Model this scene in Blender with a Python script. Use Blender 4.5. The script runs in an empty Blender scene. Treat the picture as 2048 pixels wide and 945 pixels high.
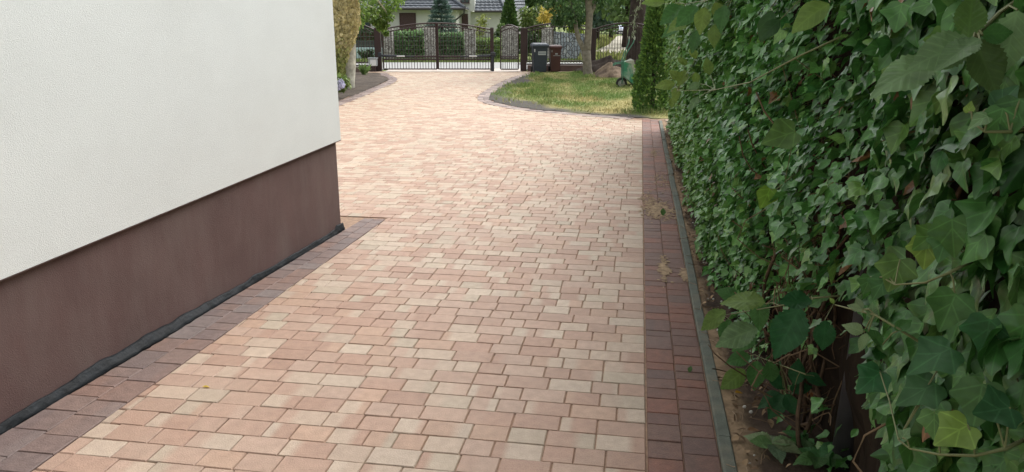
import bpy, math, random
import numpy as np
from mathutils import Vector, noise as mnoise
random.seed(7); rng = np.random.default_rng(7)
R = math.radians
sc = bpy.context.scene
C = sc.collection

# ------------------------------------------------------------------ camera numbers (metres; camera stands at x=0, y=0)
F, H = 1530.0, 1.70
TH = math.atan(425/1530.0); ST, CT = math.sin(TH), math.cos(TH)
A = R(9.21); SA, CA = math.sin(A), math.cos(A)          # heading of the driveway
def ray(px, py):
    xc = (px-1024)/F; yc = (472.5-py)/F
    return xc, CT+yc*ST, -ST+yc*CT
def at(px, py, Y):                                       # point seen there at depth Y
    a, b, c = ray(px, py); t = Y/b
    return Vector((a*t, Y, H+c*t))
def gp(px, py, z=0):                                     # point seen there on the ground
    a, b, c = ray(px, py); t = (z-H)/c
    return Vector((a*t, b*t, z))
def hp(px, py, u):                                       # point seen there on a vertical plane beside the drive
    a, b, c = ray(px, py); t = u/(a*CA-b*SA)
    return Vector((a*t, b*t, H+c*t))
def su(s, u, z=0):                                       # along / across the driveway
    return Vector((s*SA+u*CA, s*CA-u*SA, z))
def to_su(x, y): return x*SA+y*CA, x*CA-y*SA
def lerp(a, b, t): return tuple(a[i]*(1-t)+b[i]*t for i in range(3))
def n3(x, y, z=0.0): return mnoise.noise(Vector((x, y, z)))

# ------------------------------------------------------------------ object helpers
def tag(o, label=None, cat=None, group=None, kind=None):
    if label: o['label'] = label
    if cat: o['category'] = cat
    if group: o['group'] = group
    if kind: o['kind'] = kind
    return o
def thing(name, label, cat, loc=(0, 0, 0), group=None):
    o = bpy.data.objects.new(name, None); C.objects.link(o); o.location = loc
    o.empty_display_size = .2
    return tag(o, label, cat, group)
def copy_tree(o, parent=None):
    c = o.copy(); C.objects.link(c)
    if parent: c.parent = parent
    for ch in list(o.children): copy_tree(ch, c)
    return c
class MB:
    """collects shapes, then links them as ONE mesh object"""
    def __init__(s): s.v = []; s.f = []; s.c = []; s.col = (1, 1, 1)
    def add(s, vs, fs, col=None):
        b = len(s.v); s.v += [tuple(v) for v in vs]; s.f += [tuple(i+b for i in f) for f in fs]
        if col is None or not hasattr(col[0], '__len__'): s.c += [tuple(col or s.col)]*len(vs)
        else: s.c += [tuple(c) for c in col]
    def box(s, x0, x1, y0, y1, z0, z1, col=None, bev=0):
        if not bev:
            vs = [(x, y, z) for z in (z0, z1) for y in (y0, y1) for x in (x0, x1)]
            s.add(vs, [(0, 2, 3, 1), (4, 5, 7, 6), (0, 1, 5, 4), (2, 6, 7, 3), (0, 4, 6, 2), (1, 3, 7, 5)], col)
        else:
            b = bev
            prof = [(z0, b), (z0+b, 0), (z1-b, 0), (z1, b)]
            s.loft([[(x0+o, y0+o, z), (x1-o, y0+o, z), (x1-o, y1-o, z), (x0+o, y1-o, z)] for z, o in prof], col=col)
    def loft(s, rings, closed=True, caps=True, col=None):
        n = len(rings[0]); vs = [p for r in rings for p in r]; fs = []
        for k in range(len(rings)-1):
            for i in range(n if closed else n-1):
                j = (i+1) % n
                fs.append((k*n+i, k*n+j, (k+1)*n+j, (k+1)*n+i))
        if caps and closed:
            fs.append(tuple(range(n-1, -1, -1))); fs.append(tuple((len(rings)-1)*n+i for i in range(n)))
        s.add(vs, fs, col)
    def tube(s, pts, rad, sides=6, col=None, caps=True):
        pts = [Vector(p) for p in pts]
        if not hasattr(rad, '__len__'): rad = [rad]*len(pts)
        rings = []; ref = Vector((.31, .17, .93))
        for i, p in enumerate(pts):
            d = (pts[min(i+1, len(pts)-1)]-pts[max(i-1, 0)]).normalized()
            if abs(d.dot(ref)) > .97: ref = Vector((.93, .17, .31))
            e1 = d.cross(ref).normalized(); e2 = d.cross(e1)
            rings.append([p+(e1*math.cos(2*math.pi*k/sides)+e2*math.sin(2*math.pi*k/sides))*rad[i] for k in range(sides)])
        s.loft(rings, col=col, caps=caps)
    def bar(s, p, q, w, col=None): s.tube([p, q], w*.7071, 4, col)
    def disc(s, c, r, axis, thick, n=20, col=None, r2=None):
        ax = Vector(axis).normalized(); s.tube([Vector(c)-ax*thick/2, Vector(c)+ax*thick/2], [r, r2 or r], n, col)
    def build(s, name, mat, parent=None, smooth=False, off=(0, 0, 0)):
        me = bpy.data.meshes.new(name)
        o3 = Vector(off)
        me.from_pydata([(x-o3[0], y-o3[1], z-o3[2]) for x, y, z in s.v], [], s.f)
        a = me.color_attributes.new('Col', 'FLOAT_COLOR', 'POINT')
        a.data.foreach_set('color', [k for c in s.c for k in (*c[:3], 1.0)])
        me.materials.append(mat); me.update()
        if smooth: me.polygons.foreach_set('use_smooth', [True]*len(me.polygons))
        o = bpy.data.objects.new(name, me); C.objects.link(o); o.location = off
        if parent:
            o.parent = parent
            o.location = Vector(off)-Vector(wloc(parent))
        return o
def wloc(o):
    v = Vector(o.location)
    return v+wloc(o.parent) if o.parent else v
def np_mesh(name, V, Fc, mat, parent=None, uv=None, col=None, smooth=False):
    me = bpy.data.meshes.new(name); k = Fc.shape[1]
    if parent is not None: V = V-np.array(wloc(parent))
    me.vertices.add(len(V)); me.vertices.foreach_set('co', V.astype(np.float32).ravel())
    me.loops.add(Fc.size); me.loops.foreach_set('vertex_index', Fc.astype(np.int32).ravel())
    me.polygons.add(len(Fc)); me.polygons.foreach_set('loop_start', np.arange(0, Fc.size, k, dtype=np.int32))
    if uv is not None:
        l = me.uv_layers.new(name='UVMap'); l.data.foreach_set('uv', uv[Fc.ravel()].astype(np.float32).ravel())
    if col is not None:
        a = me.color_attributes.new('Col', 'FLOAT_COLOR', 'POINT')
        a.data.foreach_set('color', np.c_[col, np.ones(len(col))].astype(np.float32).ravel())
    me.materials.append(mat); me.update(calc_edges=True); me.validate()
    if smooth: me.polygons.foreach_set('use_smooth', [True]*len(me.polygons))
    o = bpy.data.objects.new(name, me); C.objects.link(o)
    if parent is not None: o.parent = parent
    return o

# ------------------------------------------------------------------ materials
def mat(name, base=(.5, .5, .5), rough=.7, attr=False, var=.0, vscale=6, bump=0, bscale=60, metal=0, spec=.4, translucent=0, extra=None, rvar=0):
    m = bpy.data.materials.new(name); m.use_nodes = True; nt = m.node_tree; N = nt.nodes; L = nt.links
    p = N['Principled BSDF']; p.inputs['Roughness'].default_value = rough; p.inputs['Metallic'].default_value = metal
    p.inputs['Specular IOR Level'].default_value = spec
    geo = N.new('ShaderNodeNewGeometry')
    if attr:
        c = N.new('ShaderNodeAttribute'); c.attribute_name = 'Col'; col = c.outputs['Color']
    else:
        c = N.new('ShaderNodeRGB'); c.outputs[0].default_value = (*base, 1); col = c.outputs[0]
    if var:
        nz = N.new('ShaderNodeTexNoise'); nz.inputs['Scale'].default_value = vscale; nz.inputs['Detail'].default_value = 6
        L.new(geo.outputs['Position'], nz.inputs['Vector'])
        mr = N.new('ShaderNodeMapRange'); mr.inputs[1].default_value = .25; mr.inputs[2].default_value = .75
        mr.inputs[3].default_value = 1-var; mr.inputs[4].default_value = 1+var
        L.new(nz.outputs['Fac'], mr.inputs[0])
        mx = N.new('ShaderNodeVectorMath'); mx.operation = 'SCALE'
        L.new(col, mx.inputs[0]); L.new(mr.outputs[0], mx.inputs['Scale']); col = mx.outputs[0]
    if extra: col = extra(nt, col, geo)
    L.new(col, p.inputs['Base Color'])
    if bump:
        nb = N.new('ShaderNodeTexNoise'); nb.inputs['Scale'].default_value = bscale; nb.inputs['Detail'].default_value = 5
        L.new(geo.outputs['Position'], nb.inputs['Vector'])
        b = N.new('ShaderNodeBump'); b.inputs['Strength'].default_value = min(1, bump); b.inputs['Distance'].default_value = .004*max(1, bump)
        L.new(nb.outputs['Fac'], b.inputs['Height']); L.new(b.outputs[0], p.inputs['Normal'])
    if translucent:
        t = N.new('ShaderNodeBsdfTranslucent'); ms = N.new('ShaderNodeMixShader'); ms.inputs[0].default_value = translucent
        L.new(col, t.inputs['Color']); L.new(p.outputs[0], ms.inputs[1]); L.new(t.outputs[0], ms.inputs[2])
        L.new(ms.outputs[0], N['Material Output'].inputs['Surface'])
    return m
def veins(kind):
    def f(nt, col, geo):
        N, L = nt.nodes, nt.links
        uv = N.new('ShaderNodeUVMap'); sp = N.new('ShaderNodeSeparateXYZ'); L.new(uv.outputs[0], sp.inputs[0])
        def m(op, a, b=None):
            x = N.new('ShaderNodeMath'); x.operation = op
            for i, q in enumerate((a, b)):
                if q is None: continue
                if isinstance(q, (int, float)): x.inputs[i].default_value = q
                else: L.new(q, x.inputs[i])
            return x.outputs[0]
        ax = m('ABSOLUTE', sp.outputs[0]); y = sp.outputs[1]
        if kind == 'ivy':
            d1 = m('ABSOLUTE', m('SUBTRACT', m('MULTIPLY', y, .88), m('MULTIPLY', ax, .47)))
            d2 = m('ABSOLUTE', m('SUBTRACT', m('MULTIPLY', m('ADD', y, -.22), .6), m('MULTIPLY', ax, .8)))
            d = m('MINIMUM', ax, m('MINIMUM', d1, d2))
            w = .028
        else:
            q = m('FRACT', m('MULTIPLY', m('SUBTRACT', y, m('MULTIPLY', ax, .9)), 6.5))
            d = m('MINIMUM', m('MULTIPLY', ax, .7), m('MULTIPLY', m('ABSOLUTE', m('SUBTRACT', q, .5)), .16)); w = .02
        mr = N.new('ShaderNodeMapRange'); mr.inputs[1].default_value = 0; mr.inputs[2].default_value = w
        mr.inputs[3].default_value = 1.5 if kind == 'ivy' else 1.22; mr.inputs[4].default_value = 1.0; L.new(d, mr.inputs[0])
        mx = N.new('ShaderNodeVectorMath'); mx.operation = 'SCALE'; L.new(col, mx.inputs[0]); L.new(mr.outputs[0], mx.inputs['Scale'])
        return mx.outputs[0]
    return f
def stones(scale, c1, c2, c3, mortar):
    def f(nt, col, geo):
        N, L = nt.nodes, nt.links
        v = N.new('ShaderNodeTexVoronoi'); v.inputs['Scale'].default_value = scale; L.new(geo.outputs['Position'], v.inputs['Vector'])
        e = N.new('ShaderNodeTexVoronoi'); e.feature = 'DISTANCE_TO_EDGE'; e.inputs['Scale'].default_value = scale; L.new(geo.outputs['Position'], e.inputs['Vector'])
        sp = N.new('ShaderNodeSeparateColor'); L.new(v.outputs['Color'], sp.inputs[0])
        cr = N.new('ShaderNodeValToRGB'); cr.color_ramp.elements[0].color = (*c1, 1); cr.color_ramp.elements[1].color = (*c3, 1)
        k = cr.color_ramp.elements.new(.5); k.color = (*c2, 1); L.new(sp.outputs[0], cr.inputs[0])
        mr = N.new('ShaderNodeMapRange'); mr.inputs[1].default_value = .04; mr.inputs[2].default_value = .1; L.new(e.outputs['Distance'], mr.inputs[0])
        mx = N.new('ShaderNodeMix'); mx.data_type = 'RGBA'; L.new(mr.outputs[0], mx.inputs[0]); mx.inputs[6].default_value = (*mortar, 1); L.new(cr.outputs[0], mx.inputs[7])
        return mx.outputs[2]
    return f
def grain(amount, dirt=None, dscale=(3, 3, 3), dlo=.5, dhi=.75, dmax=.5):
    def f(nt, col, geo):
        N, L = nt.nodes, nt.links
        a = N.new('ShaderNodeTexNoise'); a.inputs['Scale'].default_value = 210; a.inputs['Detail'].default_value = 3; L.new(geo.outputs['Position'], a.inputs['Vector'])
        mr = N.new('ShaderNodeMapRange'); mr.inputs[1].default_value = .3; mr.inputs[2].default_value = .7; mr.inputs[3].default_value = 1-amount; mr.inputs[4].default_value = 1+amount; L.new(a.outputs['Fac'], mr.inputs[0])
        mx = N.new('ShaderNodeVectorMath'); mx.operation = 'SCALE'; L.new(col, mx.inputs[0]); L.new(mr.outputs[0], mx.inputs['Scale']); col = mx.outputs[0]
        if dirt:
            vm = N.new('ShaderNodeVectorMath'); vm.operation = 'MULTIPLY'; vm.inputs[1].default_value = dscale; L.new(geo.outputs['Position'], vm.inputs[0])
            d = N.new('ShaderNodeTexNoise'); d.inputs['Scale'].default_value = 1; d.inputs['Detail'].default_value = 7; d.inputs['Roughness'].default_value = .65; L.new(vm.outputs[0], d.inputs['Vector'])
            m2 = N.new('ShaderNodeMapRange'); m2.inputs[1].default_value = dlo; m2.inputs[2].default_value = dhi; m2.inputs[4].default_value = dmax; L.new(d.outputs['Fac'], m2.inputs[0])
            mm = N.new('ShaderNodeMix'); mm.data_type = 'RGBA'; L.new(m2.outputs[0], mm.inputs[0]); L.new(col, mm.inputs[6]); mm.inputs[7].default_value = (*dirt, 1); col = mm.outputs[2]
        return col
    return f
M = dict(
    paver=mat('paver_stone', attr=True, rough=.62, var=.13, vscale=22, bump=.7, bscale=150, spec=.35, extra=grain(.13, (.38, .285, .215), (1.1, 1.1, 1.1), .5, .72, .5)),
    edging=mat('border_paver_stone', attr=True, rough=.62, var=.2, vscale=25, bump=.7, bscale=150, spec=.35, extra=grain(.16, (.17, .12, .10), (2.2, 2.2, 2.2), .5, .75, .45)),
    joint=mat('joint_sand', (.28, .185, .125), .95, var=.3, vscale=30, bump=.6, bscale=200),
    kerb=mat('kerb_concrete', (.108, .120, .098), .9, var=.25, vscale=14, bump=.9, bscale=120, extra=grain(.15, (.20, .165, .12), (4, 4, 4), .5, .7, .6)),
    soil=mat('soil', attr=True, rough=.95, var=.35, vscale=18, bump=1.6, bscale=55, spec=.15),
    lawn=mat('lawn_ground', attr=True, rough=.95, var=.3, vscale=9, bump=1, bscale=40, spec=.1),
    blade=mat('grass_blades', attr=True, rough=.6, translucent=.25, spec=.25),
    meadow=mat('meadow_ground', (.17, .21, .075), .95, var=.3, vscale=.6, bump=1, bscale=9, spec=.1),
    asphalt=mat('road_asphalt', (.30, .30, .29), .85, var=.08, vscale=3, bump=.5, bscale=40),
    lane=mat('gravel_lane', (.36, .33, .26), .95, var=.2, vscale=1.2, bump=1, bscale=20),
    threshold=mat('threshold_concrete', (.52, .45, .39), .8, var=.12, vscale=3, bump=.4),
    stucco=mat('white_render', (.70, .725, .705), .9, var=.03, vscale=2.2, bump=.6, bscale=230, spec=.2, extra=grain(.05, (.60, .605, .575), (.5, .5, 1.3), .48, .72, .35)),
    plinth=mat('brown_plinth_render', (.115, .071, .065), .74, var=.14, vscale=3, bump=.6, bscale=190, spec=.3, extra=grain(.10, (.165, .125, .112), (3.2, 3.2, .9), .44, .74, .7)),
    membrane=mat('black_membrane', (.008, .010, .012), .6, var=.8, vscale=14, bump=1.6, bscale=30, spec=.15),
    brownmetal=mat('brown_painted_steel', (.038, .020, .018), .5, var=.15, vscale=4, spec=.4),
    darkmetal=mat('dark_opener_casting', (.02, .024, .032), .45, spec=.5),
    whitepl=mat('white_plate', (.7, .72, .72), .5),
    greybox=mat('grey_cabinet', (.33, .36, .37), .5, var=.06),
    basewall=mat('fence_base_render', (.15, .10, .088), .85, var=.22, vscale=4, bump=.5, bscale=60),
    cap=mat('pale_coping', (.48, .43, .41), .8, var=.1),
    binblack=mat('graphite_bin_plastic', (.028, .038, .052), .45, var=.15, vscale=5, spec=.45),
    binlid=mat('graphite_lid_plastic', (.06, .075, .10), .45, var=.1, vscale=5, spec=.45),
    binbrown=mat('brown_bin_plastic', (.072, .024, .021), .45, var=.15, vscale=5, spec=.45),
    sticker=mat('bin_sticker', (.42, .45, .46), .6),
    stickertext=mat('sticker_grey', (.16, .18, .2), .6),
    rubber=mat('rubber', (.035, .033, .03), .85, var=.3, vscale=20),
    barrow=mat('worn_green_paint', (.04, .20, .115), .65, var=.25, vscale=9, bump=.4, extra=grain(.1, (.36, .38, .33), (5, 5, 3.2), .47, .64, .7)),
    barrowtube=mat('green_tube', (.06, .17, .115), .6, var=.3, vscale=9),
    dusty=mat('dusty_steel', (.33, .34, .29), .8, var=.3, vscale=14),
    bark=mat('grey_bark', (.20, .18, .14), .95, var=.4, vscale=9, bump=2.5, bscale=22, spec=.1),
    darkbark=mat('dark_bark', (.058, .046, .040), .95, var=.45, vscale=5, bump=3, bscale=14, spec=.1),
    palebark=mat('pale_bark', (.42, .41, .34), .95, var=.45, vscale=7, bump=2, bscale=22, spec=.1),
    ivy=mat('ivy_leaves', attr=True, rough=.38, spec=.46, var=.28, vscale=45, extra=veins('ivy'), translucent=.2),
    creeper=mat('creeper_leaves', attr=True, rough=.55, spec=.3, var=.2, vscale=40, extra=veins('creeper'), translucent=.4),
    shoot=mat('ivy_shoot_leaves', attr=True, rough=.5, spec=.3, var=.25, vscale=40, extra=veins('ivy'), translucent=.3),
    stem=mat('green_stem', (.15, .16, .07), .6, spec=.3),
    wood=mat('woody_stem', (.105, .070, .045), .9, var=.4, vscale=30, bump=1, bscale=80, spec=.15),
    twig=mat('dead_twigs', attr=True, rough=.95, spec=.1),
    blackpost=mat('black_post', (.030, .028, .030), .6, var=.3, vscale=12, spec=.4),
    leaf=mat('tree_leaves', attr=True, rough=.55, spec=.25, translucent=.3),
    needle=mat('conifer_needles', attr=True, rough=.6, spec=.2, translucent=.15),
    petal=mat('petals', attr=True, rough=.7, spec=.2, translucent=.2),
    roof=mat('roof_tiles', (.085, .098, .115), .65, var=.2, vscale=3, spec=.3),
    nwall=mat('neighbour_render', (.60, .61, .56), .9, var=.05, vscale=1.2),
    soffit=mat('soffit_boards', (.30, .28, .24), .8),
    shutter=mat('brown_shutter', (.075, .038, .036), .6, var=.1),
    glass=mat('window_glass', (.045, .07, .07), .08, spec=.6),
    gutter=mat('gutter_metal', (.045, .04, .042), .45, spec=.5),
    stonewall=mat('pillar_stone', rough=.9, extra=stones(9, (.26, .25, .23), (.37, .355, .33), (.48, .465, .43), (.12, .11, .10))),
    bluestone=mat('blue_grey_stone', rough=.9, extra=stones(5, (.22, .25, .28), (.33, .37, .40), (.48, .50, .50), (.09, .1, .1))),
    wire=mat('galvanised_wire', (.10, .14, .12), .5, metal=.2),
    carpaint=mat('car_paint', (.012, .014, .02), .25, spec=.6),
    carglass=mat('car_windscreen', (.30, .38, .55), .08, spec=.9),
    lamp=mat('headlamp_lens', (.6, .62, .62), .15, spec=.8),
    palewall=mat('pale_blue_wall', (.42, .55, .58), .8, var=.1),
    tarp=mat('dark_boards', (.05, .055, .055), .7, var=.2),
)

# ------------------------------------------------------------------ leaves, in bulk
def shape_from_half(half, mid):
    """half outline base->tip on the right side; triangulated as a fan about a midrib point"""
    pts = [(0, mid)]+[half[0]]+list(half[1:-1])+[half[-1]]+[(-x, y) for x, y in reversed(half[1:-1])]
    n = len(pts)-1
    tris = [(0, 1+i, 1+(i+1) % n) for i in range(n)]
    return np.array(pts, float), np.array(tris, int)
IVY = shape_from_half([(0, 0), (.20, -.14), (.40, -.06), (.44, .12), (.60, .34), (.33, .50), (.16, .78), (0, 1.0)], .36)
IVY2 = shape_from_half([(0, 0), (.26, -.10), (.42, .10), (.50, .36), (.30, .56), (.12, .84), (0, 1.0)], .38)
OVAL = shape_from_half([(0, 0), (.13, .10), (.24, .26), (.30, .44), (.26, .62), (.17, .80), (.07, .93), (0, 1.0)], .45)
def serr():
    h = [(0, 0)]
    for i in range(1, 12):
        t = i/12.; w = .34*math.sin(math.pi*t**.8)**.9
        h += [(w, t), (w*.90+.004, t+.045)]
    return shape_from_half(h+[(0, 1.06)], .45)
SERR = serr()
DIAM = (np.array([(0, 0), (.3, .5), (0, 1.), (-.3, .5)]), np.array([(0, 1, 2), (0, 2, 3)]))
def fine(shape, rounds=1, ks=(.36, .7, 1.0)):
    """same outline, softer corners and rings inside, so a near leaf can curl and show its ribs"""
    P, _ = shape; mid = P[0]; o = P[1:]
    for _ in range(rounds):
        q = []
        for i in range(len(o)):
            a, b = o[i], o[(i+1) % len(o)]; q += [a*.8+b*.2, a*.2+b*.8]
        o = np.array(q)
    n = len(o); V = [mid]; T = []
    for k in ks: V += list(mid+(o-mid)*k)
    for i in range(n): T.append((0, 1+i, 1+(i+1) % n))
    for r in range(len(ks)-1):
        b = 1+r*n
        for i in range(n): j = (i+1) % n; T += [(b+i, b+n+i, b+n+j), (b+i, b+n+j, b+j)]
    return np.array(V), np.array(T)
IVYF, IVY2F, OVALF, SERRF = fine(IVY), fine(IVY2), fine(OVAL), fine(SERR, 0)
NEED = (np.array([(0, 0), (.14, .4), (0, 1.), (-.14, .4)]), np.array([(0, 1, 2), (0, 2, 3)]))
def norm(a): return a/np.maximum(np.linalg.norm(a, axis=-1, keepdims=True), 1e-9)
def leaves(shape, pos, tip, nrm, size, col, fold=.25, curl=.25, wave=0., rib=0.):
    """vectorised: returns V, F, UV, COL of many folded, curled leaves"""
    P, T = shape; n = len(pos); k = len(P)
    tip = norm(tip); side = norm(np.cross(tip, nrm)); nn = np.cross(side, tip)
    fold = np.broadcast_to(fold, (n,)); curl = np.broadcast_to(curl, (n,))
    x = P[None, :, 0]; y = P[None, :, 1]
    z = fold[:, None]*np.abs(x)-curl[:, None]*(y**2)*.8
    if wave: z = z+wave*np.sin(9*y+rng.uniform(0, 6, (n, 1)))*np.abs(x)
    if rib: z = z+rib*np.sin(2*math.pi*6.5*(y-.9*np.abs(x)))*np.minimum(np.abs(x)*6, 1)+.05*np.sin(3.1*y+5*x+rng.uniform(0, 6, (n, 1)))
    V = pos[:, None]+size[:, None, None]*(side[:, None]*x[..., None]+tip[:, None]*y[..., None]+nn[:, None]*z[..., None])
    Fc = (T[None]+(np.arange(n)*k)[:, None, None]).reshape(-1, 3)
    UV = np.tile(P, (n, 1)); CO = np.repeat(col, k, axis=0)
    return V.reshape(-1, 3), Fc, UV, CO
def merge(parts):
    off = 0; v, f, u, c = [], [], [], []
    for a, b, d, e in parts:
        v.append(a); f.append(b+off); u.append(d); c.append(e); off += len(a)
    return np.vstack(v), np.vstack(f), np.vstack(u), np.vstack(c)
def rcol(n, c1, c2, dark=.35):
    t = rng.random((n, 1)); c = np.array(c1)*(1-t)+np.array(c2)*t
    return c*(1+dark*rng.uniform(-1, 1, (n, 1)))
def randdir(n): return norm(rng.normal(size=(n, 3)))

# ================================================================== GROUND, PAVING
def sheet(name, poly, z, m, kind='structure'):
    b = MB(); b.add([(x, y, z) for x, y in poly], [tuple(range(len(poly)))]); return tag(b.build(name, m), kind=kind)
sheet('ground', [(-400, -60), (400, -60), (400, 700), (-400, 700)], -.06, M['meadow'])
sheet('road', [(-120, 30.6), (120, 30.6), (120, 36.2), (-120, 36.2)], -.03, M['asphalt'])
def strip_poly(ptsL, ptsR): return ptsL+ptsR[::-1]
g = [gp(*p) for p in ((1165, 113), (1215, 90), (1236, 71), (1254, 71), (1268, 88), (1290, 113))]
sheet('gravel_lane', [(p.x, p.y) for p in g], -.035, M['lane'])
rr = MB(); rr.box(-4.72, .36, 28.55, 30.62, -.04, -.002)
tag(rr.build('threshold', M['threshold']), kind='structure')

def inside(p, poly):
    x, y = p; c = False; n = len(poly)
    for i in range(n):
        x1, y1 = poly[i]; x2, y2 = poly[(i+1) % n]
        if (y1 > y) != (y2 > y) and x < (x2-x1)*(y-y1)/(y2-y1)+x1: c = not c
    return c
def clip(poly, a, b, c):                                # keep a*x+b*y<=c
    out = []
    for i in range(len(poly)):
        p, q = poly[i], poly[(i+1) % len(poly)]
        dp, dq = a*p[0]+b*p[1]-c, a*q[0]+b*q[1]-c
        if dp <= 0: out.append(p)
        if dp*dq < 0:
            t = dp/(dp-dq); out.append((p[0]+(q[0]-p[0])*t, p[1]+(q[1]-p[1])*t))
    return out
def paver(mb, poly, colA, colB, z=0., gap=.0019, bev=.0034, tilt=.0016):
    """one stone: convex outline (world xy), chamfered top, colours blended across it"""
    if len(poly) < 3: return
    cx = sum(p[0] for p in poly)/len(poly); cy = sum(p[1] for p in poly)/len(poly)
    ar = abs(sum(poly[i][0]*poly[(i+1) % len(poly)][1]-poly[(i+1) % len(poly)][0]*poly[i][1] for i in range(len(poly))))/2
    if ar < .0006: return
    hw = math.sqrt(ar)/2
    k1 = max(.3, 1-gap/hw); k2 = max(.2, 1-(gap+bev)/hw)
    def sh(p, k): return (cx+(p[0]-cx)*k, cy+(p[1]-cy)*k)
    tx, ty = random.uniform(-1, 1)*tilt/hw, random.uniform(-1, 1)*tilt/hw; dz = z+random.uniform(-1, 1)*.0012
    def zz(p): return dz+(p[0]-cx)*tx*.5+(p[1]-cy)*ty*.5
    t1 = random.uniform(.05, .7); t2 = t1+random.uniform(.12, .3); ts = None
    if len(poly) == 4:
        mixp = lambda p, q, t: (p[0]+(q[0]-p[0])*t, p[1]+(q[1]-p[1])*t)
        p0, p1, p2, p3 = poly; poly = [p0, mixp(p0, p1, t1), mixp(p0, p1, t2), p1, p2, mixp(p3, p2, t2), mixp(p3, p2, t1), p3]; ts = [0, 0, 1, 1, 1, 1, 0, 0]
    n = len(poly); us = ts or [to_su(*p)[1] for p in poly]; a, b = min(us), max(us)
    top = []; mid = []; low = []; cl = []
    for p, u in zip(poly, us):
        q = sh(p, k2); top.append((*q, zz(q))); q = sh(p, k1); mid.append((*q, zz(q)-.004)); low.append((*q, z-.02))
        t = (u-a)/(b-a+1e-6); cl.append(tuple(colA[i]*(1-t)+colB[i]*t for i in range(3)))
    fs = [(0, 1, 6, 7), (1, 2, 5, 6), (2, 3, 4, 5)] if ts else [tuple(range(n))]
    for i in range(n):
        j = (i+1) % n; fs += [(i, n+i, n+j, j), (n+i, 2*n+i, 2*n+j, n+j)]
    mb.add(top+mid+low, [f[::-1] if False else f for f in fs], cl*3)

# outlines
lawn_in = [Vector((x, y)) for x, y in [(.75, 27.3), (.439, 26.338), (.05, 24.2), (-.202, 22.399), (-.44, 20.3), (-.56, 18.7), (-.50, 17.7), (-.264, 16.984), (.269, 16.0), (.75, 15.55), (1.508, 14.92), (2.36, 14.36)]]
bed_in = [Vector((x, y)) for x, y in [(-4.15, 14.0), (-3.99, 16.4), (-3.92, 18.0), (-3.87, 19.76), (-3.83, 21.6), (-3.80, 23.1), (-3.86, 24.4), (-4.08, 25.5), (-4.5, 26.6), (-4.75, 28.0)]]
def resample(pts, step):
    out = [pts[0]]; acc = 0
    # smooth first (Chaikin)
    for _ in range(2):
        q = [pts[0]]
        for i in range(len(pts)-1):
            q += [pts[i]*.75+pts[i+1]*.25, pts[i]*.25+pts[i+1]*.75]
        pts = q+[pts[-1]]
    out = [pts[0]]; need = step
    for i in range(len(pts)-1):
        a, b = pts[i], pts[i+1]; l = (b-a).length; d = 0
        while l-d >= need: d += need; out.append(a+(b-a)*(d/l)); need = step
        need -= l-d
    return out
def offset(pts, d):
    o = []
    for i, p in enumerate(pts):
        t = (pts[min(i+1, len(pts)-1)]-pts[max(i-1, 0)]).normalized(); o.append(p+Vector((t.y, -t.x))*d)
    return o
lawn_path = resample(lawn_in, .13); bed_path = resample(bed_in, .13)
BAND = .30
GREYS = [(0.165, 0.115, 0.1), (0.15, 0.108, 0.097), (0.185, 0.125, 0.104), (0.14, 0.104, 0.095), (0.175, 0.14, 0.128), (0.19, 0.118, 0.093)]
def band(mb, path, side, ncol=2, w=.14, cols=GREYS):
    for c in range(ncol):
        o1 = offset(path, side*(.005+c*w)); o2 = offset(path, side*(.005+(c+1)*w))
        i = 0
        while i < len(path)-1:
            k = 1; q = [o1[i], o1[i+k], o2[i+k], o2[i]]
            a = random.choice(cols); b = random.choice(cols); b = tuple(.6*a[j]+.4*b[j] for j in range(3))
            paver(mb, [tuple(v) for v in q], a, b, z=.003); i += k
edg = MB()
FAR = [(.30, .235, .20), (.27, .215, .19), (.33, .25, .21)]
band(edg, lawn_path, -1 if False else 1, 2, cols=FAR+GREYS[:2]); band(edg, bed_path, 1, 2, cols=FAR[:1]+GREYS[:3])

# field of the drive, rows laid across it
U0 = .098
sl = (-2.198+2.295)/(6.27-2.31)
def u_left(s): return -2.295+sl*(s-2.31)
S_END = 6.42
def wall_u(s): return -2.664+(s-2.575)*(.209/3.425)
PINK = [(.362, .235, .178), (.378, .252, .193), (.352, .224, .168), (.39, .268, .208), (.342, .214, .16), (.385, .252, .185)]
CREAM = [(.405, .30, .232), (.425, .322, .25), (.40, .302, .235), (.43, .335, .265), (.385, .305, .235)]
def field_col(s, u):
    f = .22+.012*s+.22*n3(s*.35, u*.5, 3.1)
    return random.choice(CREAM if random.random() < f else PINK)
lawn_poly = [tuple(p) for p in offset(lawn_path, BAND-.02)]+[(2.5, 14.05), (30, 14), (30, 27.3)]
bed_poly = [tuple(p) for p in offset(bed_path, BAND-.02)]+[(-30, 27.5), (-30, 14.1)]
def in_field(x, y):
    if y > 28.6 or inside((x, y), lawn_poly) or inside((x, y), bed_poly): return False
    if y > 26.9 and x > 3.2: return False
    return True
fld = MB(); W = .1255; s = .2
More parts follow.
